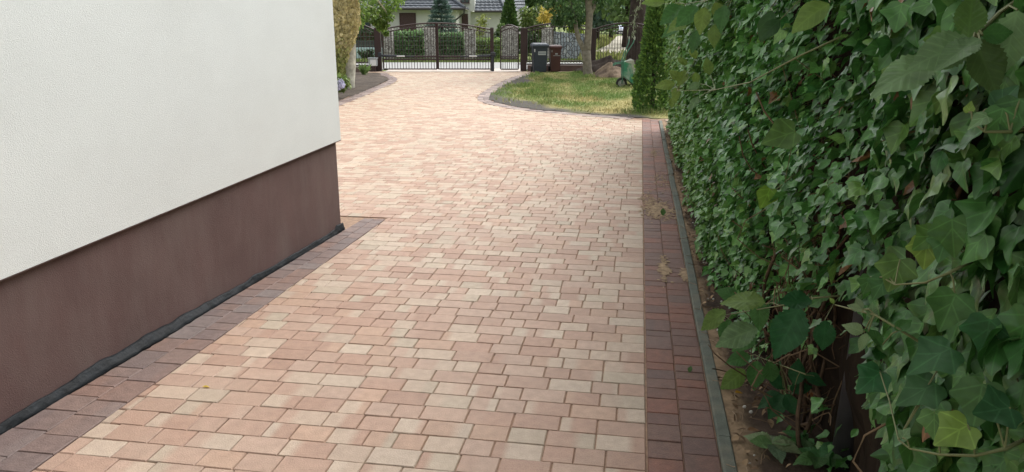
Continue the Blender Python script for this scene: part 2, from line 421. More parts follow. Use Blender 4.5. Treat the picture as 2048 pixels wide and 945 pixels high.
while s < 31:
    urt = U0
    if s > 14.2: urt = 6.0
    lim = u_left(s) if s < S_END else -9.5+.0*s
    u = urt - (random.choice([0, .07, .1]) if s > 14.2 else 0)
    while u > lim-.3:
        L = random.choices([.128, .163, .21], [.3, .34, .36])[0]
        cx, cy = su(s+W/2, u-L/2)[:2]
        if s < S_END+.2 or in_field(cx, cy):
            q = [(s, u-L), (s, u), (s+W, u), (s+W, u-L)]
            if s < S_END: q = clip(q, sl, -1, sl*2.31+2.295)      # cut along the left border
            if len(q) >= 3:
                c1 = field_col(s, u); r = random.random()
                c2 = c1 if r < .55 else (random.choice(CREAM) if r < .8 else field_col(s+5, u))
                if random.random() < .5: c1, c2 = c2, c1
                k = random.uniform(.94, 1.06)*(.87+.013*min(s, 14)); tn = .03*min(s, 16)/16; c1, c2 = [(c_[0]*k*1.0, c_[1]*k*(1+tn), c_[2]*k*(.985-tn)) for c_ in (c1, c2)]  # stones lighten up the drive: near shade and far brightness put into colour
                wob = random.uniform(-.0025, .0025)
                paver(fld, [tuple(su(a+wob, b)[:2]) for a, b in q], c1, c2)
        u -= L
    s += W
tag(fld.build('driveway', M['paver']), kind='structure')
sheet('joint_sand', [tuple(su(s_, u_)[:2]) for s_, u_ in ((-1, -2.9), (-1, .40), (14.3, .40), (14.3, 7.5), (31, 9), (28, -9.5), (6.3, -11), (6.3, -2.6))], -.0085, M['joint'])

# straight borders: right pair of columns, left pair beside the house
REDS = [(0.14, 0.064, 0.045), (0.12, 0.062, 0.048), (0.161, 0.066, 0.043), (0.104, 0.058, 0.047), (0.13, 0.07, 0.052), (0.166, 0.07, 0.046), (0.125, 0.06, 0.043), (0.109, 0.06, 0.046)]
for c in range(2):
    s = .3+c*.05
    while s < 14.3:
        L = random.choices([.105, .14, .175, .085], [.3, .4, .1, .2])[0]
        a, b = U0+.004+c*.145, U0+.004+(c+1)*.145
        k1 = random.choice(REDS); k2 = random.choice(REDS); t = min(1, max(0, (s-4)/8)); k1 = tuple(x*(1+.5*t)+.012*t for x in k1); k2 = tuple(.75*k1[i]+.25*k2[i]*(1+.5*t) for i in range(3))  # t lightens the far stones, brighter light up the drive put into colour
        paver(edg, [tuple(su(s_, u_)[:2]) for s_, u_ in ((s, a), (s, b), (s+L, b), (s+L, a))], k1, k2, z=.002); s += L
for c in range(2):
    s = .2+c*.06
    while s < S_END-.05:
        L = min(random.choices([.105, .14, .175, .21], [.2, .35, .25, .2])[0], S_END-s)
        def edge(s_, k): return u_left(s_)-.003+(wall_u(s_)+.035-u_left(s_))*k
        a, b = c*.5, (c+1)*.5
        k1 = random.choice(GREYS); k2 = random.choice(GREYS); k2 = tuple(.6*k1[i]+.4*k2[i] for i in range(3))
        paver(edg, [tuple(su(s_, edge(s_, k))[:2]) for s_, k in ((s, b), (s, a), (s+L, a), (s+L, b))], k1, k2, z=.002); s += L
tag(edg.build('paving_border', M['edging']), kind='structure')
kb = MB()
s = 0
while s < 14.1:
    e = min(s+1.0, 14.1); a = U0+.30; j = random.uniform(-.004, .004)
    rings = []
    for s_ in (s+.002, e-.002):
        rings.append([su(s_, a+j, -.05), su(s_, a+j, .012), su(s_, a+.006+j, .018), su(s_, a+.05+j, .018), su(s_, a+.056+j, .012), su(s_, a+.056+j, -.05)])
    kb.loft(rings); s = e
tag(kb.build('kerb', M['kerb']), kind='structure')

# sand drifts lying on the border
sd = MB()
for (s0, u0, rx, ry, nn_) in ((7.15, .25, .13, .34, 800), (7.6, .15, .06, .35, 160), (5.35, .24, .03, .28, 200), (5.2, .38, .03, .12, 160), (10.5, .25, .05, .4, 120), (8.6, .3, .1, .5, 120), (3.0, .435, .02, .9, 50)):
    for _ in range(nn_):
        a, c = random.gauss(s0, ry*.5), random.gauss(u0, rx*.55); r0 = random.uniform(.003, .015)*(1.5 if nn_ > 1000 else 1); n = 7; z_ = .0055+random.uniform(0, .0010)
        ring_ = [su(a+r0*1.3*(1+random.uniform(-.35, .35))*math.sin(6.283*k/n), c+r0*(1+random.uniform(-.35, .35))*math.cos(6.283*k/n), z_) for k in range(n)]
        sd.add([su(a, c, z_+r0*.12)]+ring_, [(0, 1+k, 1+(k+1) % n) for k in range(n)], lerp((.34, .25, .16), (.28, .20, .13), random.random()))
tag(sd.build('spilled_sand', M['soil']), kind='stuff')

def grid_su(name, s0, s1, u0, u1, ds, zf, cf, m, ok=lambda x, y: True, world=False):
    ns = int((s1-s0)/ds)+1; nu = int((u1-u0)/ds)+1
    mb = MB(); vs, cs = [], []
    for i in range(ns+1):
        for j in range(nu+1):
            s_, u_ = s0+(s1-s0)*i/ns, u0+(u1-u0)*j/nu
            p = Vector((u_, s_, 0)) if world else su(s_, u_)
            p.z = zf(s_, u_); vs.append(p); cs.append(cf(s_, u_))
    fs = []
    for i in range(ns):
        for j in range(nu):
            a = i*(nu+1)+j; c = (vs[a]+vs[a+nu+2])/2
            if ok(c.x, c.y): fs.append((a, a+1, a+nu+2, a+nu+1))
    mb.add(vs, fs, cs); return mb.build(name, m, smooth=True)
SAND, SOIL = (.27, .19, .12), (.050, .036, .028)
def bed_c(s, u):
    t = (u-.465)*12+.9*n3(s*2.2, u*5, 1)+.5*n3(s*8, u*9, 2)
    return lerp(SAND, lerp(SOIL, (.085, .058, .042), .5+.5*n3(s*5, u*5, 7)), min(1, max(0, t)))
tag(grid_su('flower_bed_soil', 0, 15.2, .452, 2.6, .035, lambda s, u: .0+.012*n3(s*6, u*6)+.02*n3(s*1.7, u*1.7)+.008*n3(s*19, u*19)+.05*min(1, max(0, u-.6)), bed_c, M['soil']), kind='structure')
bp = [tuple(p) for p in bed_path]+[(-9, 28.6), (-12, 28.6), (-12, 14)]
tag(grid_su('bed_soil', 14, 28.7, -10, -3.6, .12, lambda y, x: .006+.02*n3(x*3, y*3)+.012*n3(x*9, y*9), lambda y, x: lerp((.05, .040, .033), (.12, .096, .075), .42+.6*n3(x*4, y*3, 3)), M['soil'], lambda x, y: inside((x, y), bp), world=True), kind='structure')
lp = [tuple(p) for p in lawn_path]+[(3.1, 14.2), (8, 13.8), (8, 28.6), (1.2, 28.6)]
def lawn_mask(x, y):                                    # 0 bare soil .. 1 grass
    e = min(((x-p.x)**2+(y-p.y)**2)**.5 for p in lawn_path[::3])
    t = (e-.12-1.15*math.exp(-((x+.15)/.8)**2-((y-16.7)/1.2)**2)-.5*math.exp(-((x-.25)/.5)**2-((y-23.4)/1.3)**2)-.35*math.exp(-((x-2.3)/.6)**2-((y-14.4)/.35)**2))*2.6+.8*n3(x*1.7, y*1.1, 4)
    return min(1, max(0, t))
def dry(x, y): return min(1, max(0, .22+1.0*n3(x*1.1, y*.55, 9)+.5*n3(x*3, y*1.4, 5)+.25*(y < 18)))
def lawn_c(y, x):
    gr = lerp((.12, .16, .05), (.34, .29, .13), dry(x, y))
    return lerp((.085, .078, .068), gr, lawn_mask(x, y))
tag(grid_su('lawn', 14, 28.6, -.8, 8, .13, lambda y, x: .006+.012*n3(x*2, y*2)+.006*n3(x*7, y*7), lawn_c, M['lawn'], lambda x, y: inside((x, y), lp), world=True), kind='structure')
# grass blades
P, Tn, S_, K_ = [], [], [], []
while len(P) < 26000:
    x, y = random.uniform(-.7, 4.6), random.uniform(14.2, 27.6)
    if not inside((x, y), lp): continue
    m_ = lawn_mask(x, y)
    if random.random() > m_*.95+.06: continue
    d = dry(x, y); tall = 1.0+(.9 if n3(x*.9, y*.9, 21) > .25 else 0)
    P.append((x, y, .015)); S_.append(random.uniform(.035, .075)*tall*(1-.35*d))
    Tn.append((random.gauss(0, .45), random.gauss(0, .45), 1))
    c = lerp((.15, .24, .06), (.44, .38, .18), min(1, max(0, d+random.gauss(0, .18)))); k = random.uniform(.7, 1.25)
    K_.append(tuple(v*k for v in c))
P, Tn, S_, K_ = map(np.array, (P, Tn, S_, K_))
V, Fc, UV, CO = leaves(NEED, P, Tn, randdir(len(P))*[1, 1, .1], S_, K_, 0, .5)
tag(np_mesh('grass', V, Fc, M['blade'], None, UV, CO), kind='stuff')
# grass on the verge past the road and round the lane
n = 9000; x = rng.uniform(-14, 8, n); y = rng.uniform(36.3, 38.2, n); P = np.c_[x, y, np.full(n, -.06)]
V, Fc, UV, CO = leaves(NEED, P, np.c_[rng.normal(0, .4, (n, 2)), np.ones(n)], randdir(n)*[1, 1, .1], rng.uniform(.08, .2, n), rcol(n, (.13, .19, .05), (.2, .24, .08)), 0, .4)
n2 = 9000; y2 = rng.uniform(37, 105, n2); x2 = y2*rng.uniform(.085, .20, n2); k_ = np.array([not inside((a, b), [(p.x, p.y) for p in g]) for a, b in zip(x2, y2)])
P2 = np.c_[x2, y2, np.full(n2, -.06)][k_]; n2 = len(P2)
q = leaves(NEED, P2, np.c_[rng.normal(0, .4, (n2, 2)), np.ones(n2)], randdir(n2)*[1, 1, .1], rng.uniform(.2, .55, n2), rcol(n2, (.16, .21, .05), (.34, .33, .13)), 0, .4)
V, Fc, UV, CO = merge([(V, Fc, UV, CO), q]); tag(np_mesh('meadow_grass', V, Fc, M['blade'], None, UV, CO), kind='stuff')

# ================================================================== THE HOUSE ON THE LEFT
hs = thing('house', 'white rendered house wall with brown plinth beside the brick drive', 'house', su(6.0, -2.46))
ca = (su(2.575, wall_u(2.575))); cb = su(6.0, wall_u(6.0)); wd = (cb-ca).normalized(); wn = Vector((wd.y, -wd.x, 0))   # wn points to the drive
corner = cb+wd*.005
def wp(d, o, z): p = corner-wd*d+wn*o; return Vector((p.x, p.y, z))          # d back along the wall, o out towards the drive
def ztop(d): return zt0+(zt1-zt0)*d/dz1
def hit(px, py, o):
    a, b, c = ray(px, py); base = corner+wn*o; t = base.dot(wn)/(Vector((a, b, 0)).dot(wn))
    p = Vector((a*t, b*t, H+c*t)); return (corner-p).dot(wd), p.z
_, zt0 = hit(671, 283, .02); dz1, zt1 = hit(0, 559, .02)
LEN, DEP = 11.0, 9.0
def hbox(mb, d0, d1, o0, o1, z0f, z1f):
    mb.loft([[wp(d0, o0, z0f(d0)), wp(d1, o0, z0f(d1)), wp(d1, o1, z0f(d1)), wp(d0, o1, z0f(d0))], [wp(d0, o0, z1f(d0)), wp(d1, o0, z1f(d1)), wp(d1, o1, z1f(d1)), wp(d0, o1, z1f(d0))]])
b = MB(); hbox(b, 0, LEN, -DEP, 0, lambda d: -.1, lambda d: ztop(d)+.02); b.build('plinth', M['plinth'], hs)
b = MB(); hbox(b, -.035, LEN+.03, -DEP-.03, .03, ztop, lambda d: 6.0); b.build('wall', M['stucco'], hs)
b = MB(); hbox(b, -.05, LEN, -DEP, .028, lambda d: ztop(d)-.007, lambda d: ztop(d)-.001); b.build('drip_edge', M['plinth'], hs)
b = MB(); rings = []
nd = 220
for i in range(nd+1):
    d = -.03+(5.6+.03)*i/nd; r = []
    hgt = .028+.014*n3(d*.8, 1, 0)+.014*n3(d*3.3, 5, 0)+.010*n3(d*9, 2, 0)+(.03 if d < .1 else 0)+.03*math.exp(-((d-2.3)/.8)**2)
    bul = .004+.030*math.exp(-((d-2.5)/.75)**2)
    for j in range(8):
        t = j/7.; wr = .012*n3(d*14+t*2, t*3, 8)+.010*n3(d*33, t*4, 5)
        r.append(wp(d, .006+bul*math.sin(math.pi*min(1, t*1.05))*(.75 if t > .5 else 1)+wr*(1-t)+.020*(1-t), -.02+t*(hgt+.02)))
    rings.append(r)
b.loft(rings, closed=False, caps=False); ob = b.build('membrane', M['membrane'], hs, smooth=True)
ob['label'] = 'crumpled black foundation membrane along the foot of the plinth'
so = ob.modifiers.new('thick', 'SOLIDIFY'); so.thickness = .003

# ================================================================== FENCE, GATES
YF = 29.15
PXM = F/YF
def fx(px): return at(px, 100, YF).x
def fz(py): return at(1000, py, YF).z
def post(px0, px1, ptop, pbot, label, dep=.2, fence=None):
    x0, x1, z0, z1 = fx(px0), fx(px1), -.04, fz(ptop)
    if fence is None: t = thing('steel_post', label, 'post', ((x0+x1)/2, YF, 0))
    else:
        b = MB(); b.box(x0, x1, YF-dep/2, YF+dep/2, z0, z1, bev=.006); t = b.build('post', M['brownmetal'], fence)
    if fence is None:
        b = MB(); b.box(x0, x1, YF-dep/2, YF+dep/2, z0, z1, bev=.006); b.build('shaft', M['brownmetal'], t)
    b = MB(); b.loft([[(x0-.01, YF-dep/2-.01, z1), (x1+.01, YF-dep/2-.01, z1), (x1+.01, YF+dep/2+.01, z1), (x0-.01, YF+dep/2+.01, z1)], [(x0+.02, YF-dep/2+.02, z1+.03), (x1-.02, YF-dep/2+.02, z1+.03), (x1-.02, YF+dep/2-.02, z1+.03), (x0+.02, YF+dep/2-.02, z1+.03)]])
    b.build('cap', M['brownmetal'], t); return t
FL = thing('street_fence', 'short run of brown railing and low wall left of the double gate', 'fence', (fx(700), YF, 0))
FR = thing('street_fence', 'long brown railing fence on a low wall behind the bins and wheelbarrow', 'fence', (fx(1240), YF, 0))
post(751, 762.5, 57, 146, None, fence=FL)
post(980.5, 987.5, 57, 143, 'slim brown post between the double gate and the small arched gate', .14)
post(1041, 1053.5, 57, 143, None, fence=FR)
post(1183.5, 1190, 58, 130, None, .14, fence=FR)
post(1313, 1320, 58, 130, None, .14, fence=FR)
def arc(x0, x1, za, zb, zm, n=16):
    """arched line from (x0,za) by a crown zm to (x1,zb)"""
    out = []
    for i in range(n+1):
        t = i/n; out.append(Vector((x0+(x1-x0)*t, YF, za*(1-t)+zb*t+(zm-(za+zb)/2)*4*t*(1-t))))
    return out
def arc_z(pts, x):
    for a, b in zip(pts, pts[1:]):
        if a.x <= x <= b.x: return a.z+(b.z-a.z)*(x-a.x)/(b.x-a.x)
    return pts[-1].z
BW = .017
def fill(parent, top, x0, x1, zb, rails, orn, step, topgap=.13, ornz=None):
    """frame, bars, ornament of one railing panel; top = arched line"""
    low = [p-Vector((0, 0, topgap)) for p in top]
    f = MB(); f.tube(top, .026, 4); f.tube(low, .017, 4)
    for z in rails: f.bar((x0, YF, z), (x1, YF, z), .034)
    for x in (x0, x1): f.bar((x, YF, zb), (x, YF, arc_z(top, x)), .042)
    f.build('frame', M['brownmetal'], parent)
    f = MB(); n = max(2, round((x1-x0)/step))
    for i in range(1, n):
        x = x0+(x1-x0)*i/n; f.bar((x, YF, zb), (x, YF, arc_z(low, x)), BW)
    f.build('bars', M['brownmetal'], parent)
    f = MB(); m = max(3, round((x1-x0)/.11))
    for i in range(m):                                  # scrolls between the two arched rails
        xa, xb = x0+(x1-x0)*i/m, x0+(x1-x0)*(i+1)/m; xc = (xa+xb)/2; zt = arc_z(top, xc); r = topgap*.36
        f.tube([(xc+r*math.cos(q), YF, zt-topgap/2+r*math.sin(q)) for q in np.linspace(0, 2*math.pi, 9)], .008, 4)
    f.build('ornament', M['brownmetal'], parent); f = MB()
    for (za, zb2) in orn:
        r = abs(za-zb2)*.34
        for i in range(m):
            xc = x0+(x1-x0)*(i+.5)/m
            f.tube([(xc+r*1.2*math.cos(q), YF, (za+zb2)/2+r*math.sin(q)) for q in np.linspace(0, 2*math.pi, 9)], .008, 4)
    f.build('ornament', M['brownmetal'], parent)
# double gate: one arch over both leaves
X0, XM, X1 = fx(766), fx(874.5), fx(982.5)
arch = arc(X0, X1, fz(60), fz(60), fz(46.5), 40)
for (a, b_, lab) in ((X0, XM, 'left leaf of the wide brown wrought iron driveway gate, nearest the grey cabinet'), (XM, X1, 'right leaf of the wide brown wrought iron driveway gate, nearest the small gate')):
    t = thing('gate_leaf', lab, 'gate', ((a+b_)/2, YF, 0), 'leaves of the double gate')
    a2, b2 = (a+.0, b_-.02) if a == X0 else (a+.02, b_)
    top = [p for p in arch if a2-.05 <= p.x <= b2+.05]
    fill(t, top, a2, b2, fz(138.5), [fz(113), fz(119.5), fz(138.5)], [(fz(113), fz(119.5))], .103)
    b = MB()
    xm = XM-.055 if a == X0 else XM+.012
    b.box(xm, xm+.043, YF-.035, YF+.035, fz(139), arc_z(arch, XM)); b.build('meeting_stile', M['brownmetal'], t)
    left = a == X0
    ob = MB(); xs = a2-.1 if left else b2+.1; xe = a2+1.15 if left else b2-1.15; sg = 1 if left else -1
    ob.tube([(xs, YF-.12, fz(111.5)), (xs+sg*.62, YF-.12, fz(112.5))], .042, 8); ob.tube([(xs+sg*.6, YF-.115, fz(112.5)), (xe, YF-.09, fz(113))], .02, 8)
    ob.box(xs-.06, xs+.06, YF-.2, YF-.06, fz(114), fz(105), bev=.02)
    o2 = ob.build('opener_arm', M['darkmetal'], t)
    pb = MB(); pb.box(*sorted((xs+sg*.62, xs+sg*.92)), YF-.17, YF-.13, fz(113.6), fz(111.2), bev=.008); pb.build('cover_plate', M['whitepl'], o2)
# bollard like stand of the right opener
b = MB(); xx = fx(985.5); b.tube([(xx, YF-.22, -.03), (xx, YF-.22, fz(110))], .055, 12)
b.box(xx-.075, xx+.075, YF-.29, YF-.14, fz(111), fz(104), bev=.02)
tag(b.build('opener_stand', M['darkmetal'], off=(xx, YF-.22, 0)), 'dark blue stand tube of the gate opener, in front of the slim brown post', 'gate opener')
# wicket
t = thing('wicket_gate', 'small arched brown wrought iron gate for walkers beside the double gate', 'gate', (fx(1019), YF, 0))
a, b_ = fx(1001.5), fx(1036.5)
fill(t, arc(a, b_, fz(58), fz(58), fz(50.5), 14), a, b_, fz(139), [fz(113.5), fz(118), fz(139)], [(fz(113.5), fz(118))], .085)
b = MB(); b.box(b_-.02, b_+.05, YF-.05, YF-.02, fz(104), fz(101)); b.box(b_-.0, b_+.02, YF-.03, YF+.03, fz(106), fz(98)); b.build('latch', M['darkmetal'], t)
for zz_ in (66, 128):
    b = MB(); b.box(b_+.02, b_+.09, YF-.03, YF+.03, fz(zz_+2), fz(zz_-2)); b.build('hinge', M['whitepl'], t)
# railings on low walls
def railing(fence, px0, px1, pza, pzb, pzm, wallbot, label, labelw, y0=.11, wpx=(131.5, 146)):
    x0, x1 = fx(px0), fx(px1)
    t = thing('railing', None, None, (0, 0, 0)); t.parent = fence; t.location = Vector(((x0+x1)/2, YF, 0))-Vector(fence.location)
    fill(t, arc(x0, x1, fz(pza), fz(pzb), fz(pzm), 18), x0, x1, fz(wpx[0]-9), [fz(wpx[0]-9), fz(wpx[0]-2.5)], [(fz(wpx[0]-9), fz(wpx[0]-2.5))], .103)
    b = MB(); b.box(x0+.015, x1-.015, YF-.09, YF+.09, -.06, fz(wpx[0]), bev=.004); w = b.build('low_wall', M['basewall'], fence)
    b = MB(); b.box(x0+.012, x1-.012, YF-.115, YF+.115, fz(wpx[0])+.001, fz(wpx[0])+.03, bev=.004); b.build('coping', M['cap'], w)
railing(FR, 1054, 1183, 57, 57, 46.5, 0, 'arched brown railing panel behind the two wheeled bins', 'low brown wall behind the two wheeled bins')
railing(FR, 1190.5, 1312.5, 58, 58, 46.5, 0, 'arched brown railing panel behind the green wheelbarrow', 'low brown wall behind the soil heaps and wheelbarrow')
railing(FR, 1320.5, 1440, 58, 58, 46.5, 0, 'arched brown railing panel mostly behind the column conifer', 'low brown wall mostly behind the column conifer')
railing(FL, 640, 750.5, 57, 60, 44, 0, 'arched brown railing panel left of the double gate, behind the pale tree trunk', 'low brown wall left of the double gate behind the soil bed', wpx=(134.5, 146))
# control cabinet
cx_ = fx(749)
t = thing('control_cabinet', 'small grey control cabinet standing in front of the left gate post', 'control box', (cx_, YF-.35, 0))
b = MB(); b.box(cx_-.16, cx_+.14, YF-.5, YF-.26, fz(131.5), fz(117), bev=.012); b.build('casing', M['greybox'], t)
b = MB(); b.box(cx_-.18, cx_+.16, YF-.53, YF-.24, fz(117)+.001, fz(115), bev=.01); b.build('lid', M['greybox'], t)
b = MB(); b.box(cx_-.09, cx_+.125, YF-.512, YF-.502, fz(130.5), fz(118.5), bev=.004); b.build('door', M['whitepl'], t)
b = MB(); b.box(cx_-.10, cx_+.08, YF-.45, YF-.30, -.03, fz(131.5)-.001); b.build('foot', M['brownmetal'], t)

# ================================================================== BINS
def wheelie_bin(px0, px1, ptop, pbot, dep, mbody, mlid, label, rz):
    p = gp((px0+px1)/2, pbot); Y = p.y
    w = (px1-px0)/F*Y*.91; h = (pbot-ptop)/F*Y*.955
    t = thing('wheelie_bin', label, 'bin', (p.x, Y+dep/2, 0), 'wheeled bins by the fence')
    o = t.location
    def r4(x, y0, y1, z): return [(-x, y0, z), (x, y0, z), (x, y1, z), (-x, y1, z)]
    b = MB()
    b.loft([r4(w*.36, -dep*.36, dep*.36, .02), r4(w*.365, -dep*.37, dep*.37, .05), r4(w*.44, -dep*.46, dep*.44, h*.86)]); b.build('body', mbody, t)
    b = MB(); b.loft([r4(w*.475, -dep*.49, dep*.47, h*.845), r4(w*.485, -dep*.50, dep*.48, h*.89)]); b.build('rim', mbody, t)
    b = MB(); b.loft([r4(w*.495, -dep*.53, dep*.5, h*.892), r4(w*.5, -dep*.535, dep*.5, h*.925), r4(w*.47, -dep*.48, dep*.48, h*.965), r4(w*.36, -dep*.36, dep*.4, h)])
    ld = b.build('lid', mlid, t)
    b = MB(); b.tube([(-w*.4, dep*.56, h*.9), (w*.4, dep*.56, h*.9)], .016, 8)
    for sx in (-1, 1): b.tube([(sx*w*.4, dep*.45, h*.88), (sx*w*.4, dep*.56, h*.9)], .016, 6)
    b.build('handle', mbody, t)
    for sx in (-1, 1):
        b = MB(); b.disc((sx*w*.43, dep*.36, .1), .1, (1, 0, 0), .05); b.build('wheel', M['rubber'], t)
    t.rotation_euler.z = rz
    return t, w, h, dep
t, w, h, d = wheelie_bin(1061, 1097, 87, 146, .62, M['binblack'], M['binlid'], 'large graphite wheeled bin with a pale sticker, left of the brown bin', R(6))
def front(mb, w, h, d, x0, x1, z0, z1, proud):
    def y(z): return -(d*.37+(d*.09)*(z-.05)/(h*.86-.05))-proud
    mb.loft([[(x0, y(z0), z0), (x1, y(z0), z0), (x1, y(z0)+.002, z0), (x0, y(z0)+.002, z0)], [(x0, y(z1), z1), (x1, y(z1), z1), (x1, y(z1)+.002, z1), (x0, y(z1)+.002, z1)]])
def local_build(mb, name, m, parent):
    o = mb.build(name, m); o.parent = parent; o.location = (0, 0, 0); return o
# parts above were built in bin-local coordinates
for ob_ in t.children: ob_.location = (0, 0, 0)
b = MB(); front(b, w, h, d, -.08, .20, h*.60, h*.72, .004); st_ = local_build(b, 'sticker', M['sticker'], t)
b = MB()
for k in range(7): front(b, w, h, d, -.058+k*.036, -.058+k*.036+.026, h*.635, h*.685, .0065)
o_ = b.build('sticker_print', M['stickertext']); o_.parent = st_; o_.location = (0, 0, 0)
b = MB(); front(b, w, h, d, -.22, -.19, h*.70, h*.80, .004); local_build(b, 'sticker', M['whitepl'], t)
t, w, h, d = wheelie_bin(1097, 1123.5, 91, 145, .52, M['binbrown'], M['binbrown'], 'smaller dark brown wheeled bin, right of the graphite bin', R(4))
for ob_ in t.children: ob_.location = (0, 0, 0)
b = MB(); front(b, w, h, d, -.02, .07, h*.655, h*.70, .004); local_build(b, 'emblem', M['sticker'], t)
b = MB(); front(b, w, h, d, -.09, .17, h*.605, h*.62, .004); local_build(b, 'strip', M['sticker'], t)
b = MB(); front(b, w, h, d, -.15, -.13, h*.74, h*.82, .004); local_build(b, 'sticker', M['sticker'], t)

# ================================================================== WHEELBARROW, tipped up on its nose
YB = 21.5
def bp_(px, py, dy=0): v = at(px, py, YB); v.y += dy; return v
t = thing('wheelbarrow', 'old green wheelbarrow tipped up on its nose on the lawn, handles in the air', 'wheelbarrow', gp(1258, 176))
b = MB()
rimT, rimB = (1263, 120), (1273, 176); botT, botB = (1247, 124), (1246, 152)
def ringp(k):                                            # k: 0 tray bottom, 1 rim
    a = lambda p, q: (p[0]*(1-k)+q[0]*k, p[1]*(1-k)+q[1]*k)
    tt, bb = a(botT, rimT), a(botB, rimB); hw = .17+.15*k
    return [bp_(*tt, -hw), bp_(*bb, -hw*.85), bp_(*bb, hw*.85), bp_(*tt, hw)]
b.loft([ringp(0), ringp(.5), ringp(1)], caps=False); vs = ringp(0); b.add(vs, [(0, 1, 2, 3)])
o_ = b.build('tray', M['barrow'], t); so = o_.modifiers.new('t', 'SOLIDIFY'); so.thickness = .012
b = MB(); rp = ringp(1.0); b.tube(rp+[rp[0]], .014, 6); b.build('rim', M['dusty'], o_)
b = MB(); vs = [bp_(1247, 123.5, -.178), bp_(1258, 117, -.2), bp_(1264, 119.5, -.335), bp_(1273.5, 176, -.29), bp_(1269, 172, -.262), bp_(1260, 127, -.29)]
b.add(vs, [(0, 1, 2, 5), (2, 3, 4, 5)]); o2 = b.build('dried_cement', M['dusty'], o_); so = o2.modifiers.new('t', 'SOLIDIFY'); so.thickness = .006
w_ = thing('wheel', None, None, (0, 0, 0)); w_.parent = t; wc = bp_(1243, 167, 0)
w_.location = wc-Vector(t.location)
b = MB(); rr_ = 11.0/F*YB; b.tube([wc+Vector((rr_*.8*math.cos(q), 0, rr_*.8*math.sin(q))) for q in np.linspace(0, 2*math.pi, 25)], rr_*.24, 8); b.build('tyre', M['rubber'], w_, smooth=True)
b = MB(); b.disc(wc, rr_*.62, (0, 1, 0), .03, 20); b.disc(wc, .03, (0, 1, 0), .16, 10); b.build('rim', M['dusty'], w_)
for sx in (-1, 1):
    b = MB(); dy = sx*.14
    b.tube([bp_(1243, 167, dy*.6), bp_(1244.5, 150, dy), bp_(1245, 125, dy), bp_(1246, 119, dy*1.2), bp_(1252, 104, dy*1.5), bp_(1263.5-3*(sx > 0), 86, dy*1.8), bp_(1266-5*(sx > 0), 78, dy*1.9)], .016, 8)
    b.build('frame_tube', M['barrowtube'], t, smooth=True)
    b = MB(); b.tube([bp_(1266-5*(sx > 0), 79.5, dy*1.88), bp_(1266.3-5*(sx > 0), 74, dy*1.95)], .021, 8); b.build('grip', M['dusty'], t)
    b = MB(); b.tube([bp_(1247, 126+2*sx, dy), bp_(1236, 126.5+2*sx, dy*1.1), bp_(1228.5, 128.5+2*sx, dy*1.2)], .015, 6); b.tube([bp_(1228.5, 126+2*sx, dy*1.2), bp_(1228.5, 131.5+2*sx, dy*1.2)], .02, 6); b.build('leg', M['barrowtube'], t)
b = MB(); b.tube([bp_(1246, 152, .12), bp_(1258, 163, .1), bp_(1270, 175, .12)], .016, 6); b.build('strut', M['dusty'], t)

# ================================================================== SOIL HEAPS
def heap(px0, px1, ptop, pbot, dep, col1, col2, label):
    c = gp((px0+px1)/2, pbot); w = (px1-px0)/2/F*c.y; hh = (pbot-ptop)/F*c.y*.96; c.y += dep*.5
    b = MB(); nr, na = 14, 44; vs = [(0, 0, hh)]; cs = [col1]
    for i in range(1, nr+1):
        r = i/nr
        for k in range(na):
            q = 2*math.pi*k/na; x, y = math.cos(q)*r*w*(1+.15*n3(q*2, 0, c.x)), math.sin(q)*r*dep*(1+.15*n3(q*2, 3, c.x))
            z = hh*(1-r**1.5)*(1+.5*n3(x*2.1, y*2.1, 7)*(r < .98))+.09*n3(x*6, y*6, 2)*(r < .98)-(.05 if i == nr else 0)
            vs.append((x, y, z)); cs.append(lerp(col1, col2, min(1, max(0, .5+1.1*n3(x*5, y*5, 5)))))
    fs = [(0, 1+k, 1+(k+1) % na) for k in range(na)]
    for i in range(nr-1):
        for k in range(na): fs.append((1+i*na+k, 1+(i+1)*na+k, 1+(i+1)*na+(k+1) % na, 1+i*na+(k+1) % na))
    b.add([Vector(v)+c for v in vs], fs, cs); return tag(b.build('soil_heap', M['soil'], off=c, smooth=True), label, 'heap', 'soil heaps by the fence')
heap(1150, 1300, 116, 148, .7, (.035, .027, .022), (.065, .05, .042), 'dark long heap of soil against the fence behind the sandy heap')
heap(1186, 1268, 129, 157, .8, (.24, .18, .125), (.11, .08, .06), 'sandy brown heap between the forked tree and the wheelbarrow')

# ================================================================== TREES AND PLANTS
def cloud(n, centers, radii, size, c1, c2, shape=OVAL, flat=.0, dark=.35, droop=.5):
    """leaves scattered in clumps"""
    i = rng.integers(0, len(centers), n); d = randdir(n); r = rng.random((n, 1))**.45
    pos = np.array(centers)[i]+d*r*np.array(radii)[i]
    tip = norm(d*.6+randdir(n)*.8+[0, 0, -droop]); nr = norm(randdir(n)+[0, 0, 1.0+flat])
    clump = rng.uniform(.75, 1.25, len(centers))[i][:, None]
    return leaves(shape, pos, tip, nr, rng.uniform(.7, 1.3, n)*size, rcol(n, c1, c2, dark)*clump, .2, .25)
def tree(loc, label, trunk, crown_specs, name='tree', group=None, mt='bark', ml='leaf', cat='tree'):
    t = thing(name, label, cat, loc, group)
    b = MB()
    for pts, rad in trunk: b.tube(pts, rad, 10)
    if trunk: b.build('trunk', M[mt], t, smooth=True)
    V, Fc, UV, CO = merge(crown_specs); np_mesh('crown', V, Fc, M[ml], t, UV, CO); return t
def clumps(c, rad, k, r0, r1):
    cs, rs = [], []
    for _ in range(k):
        d = randdir(1)[0]*random.random()**.4
        cs.append([c[i]+d[i]*rad[i] for i in range(3)]); r = random.uniform(r0, r1); rs.append([r, r, r*.7])
    return cs, rs
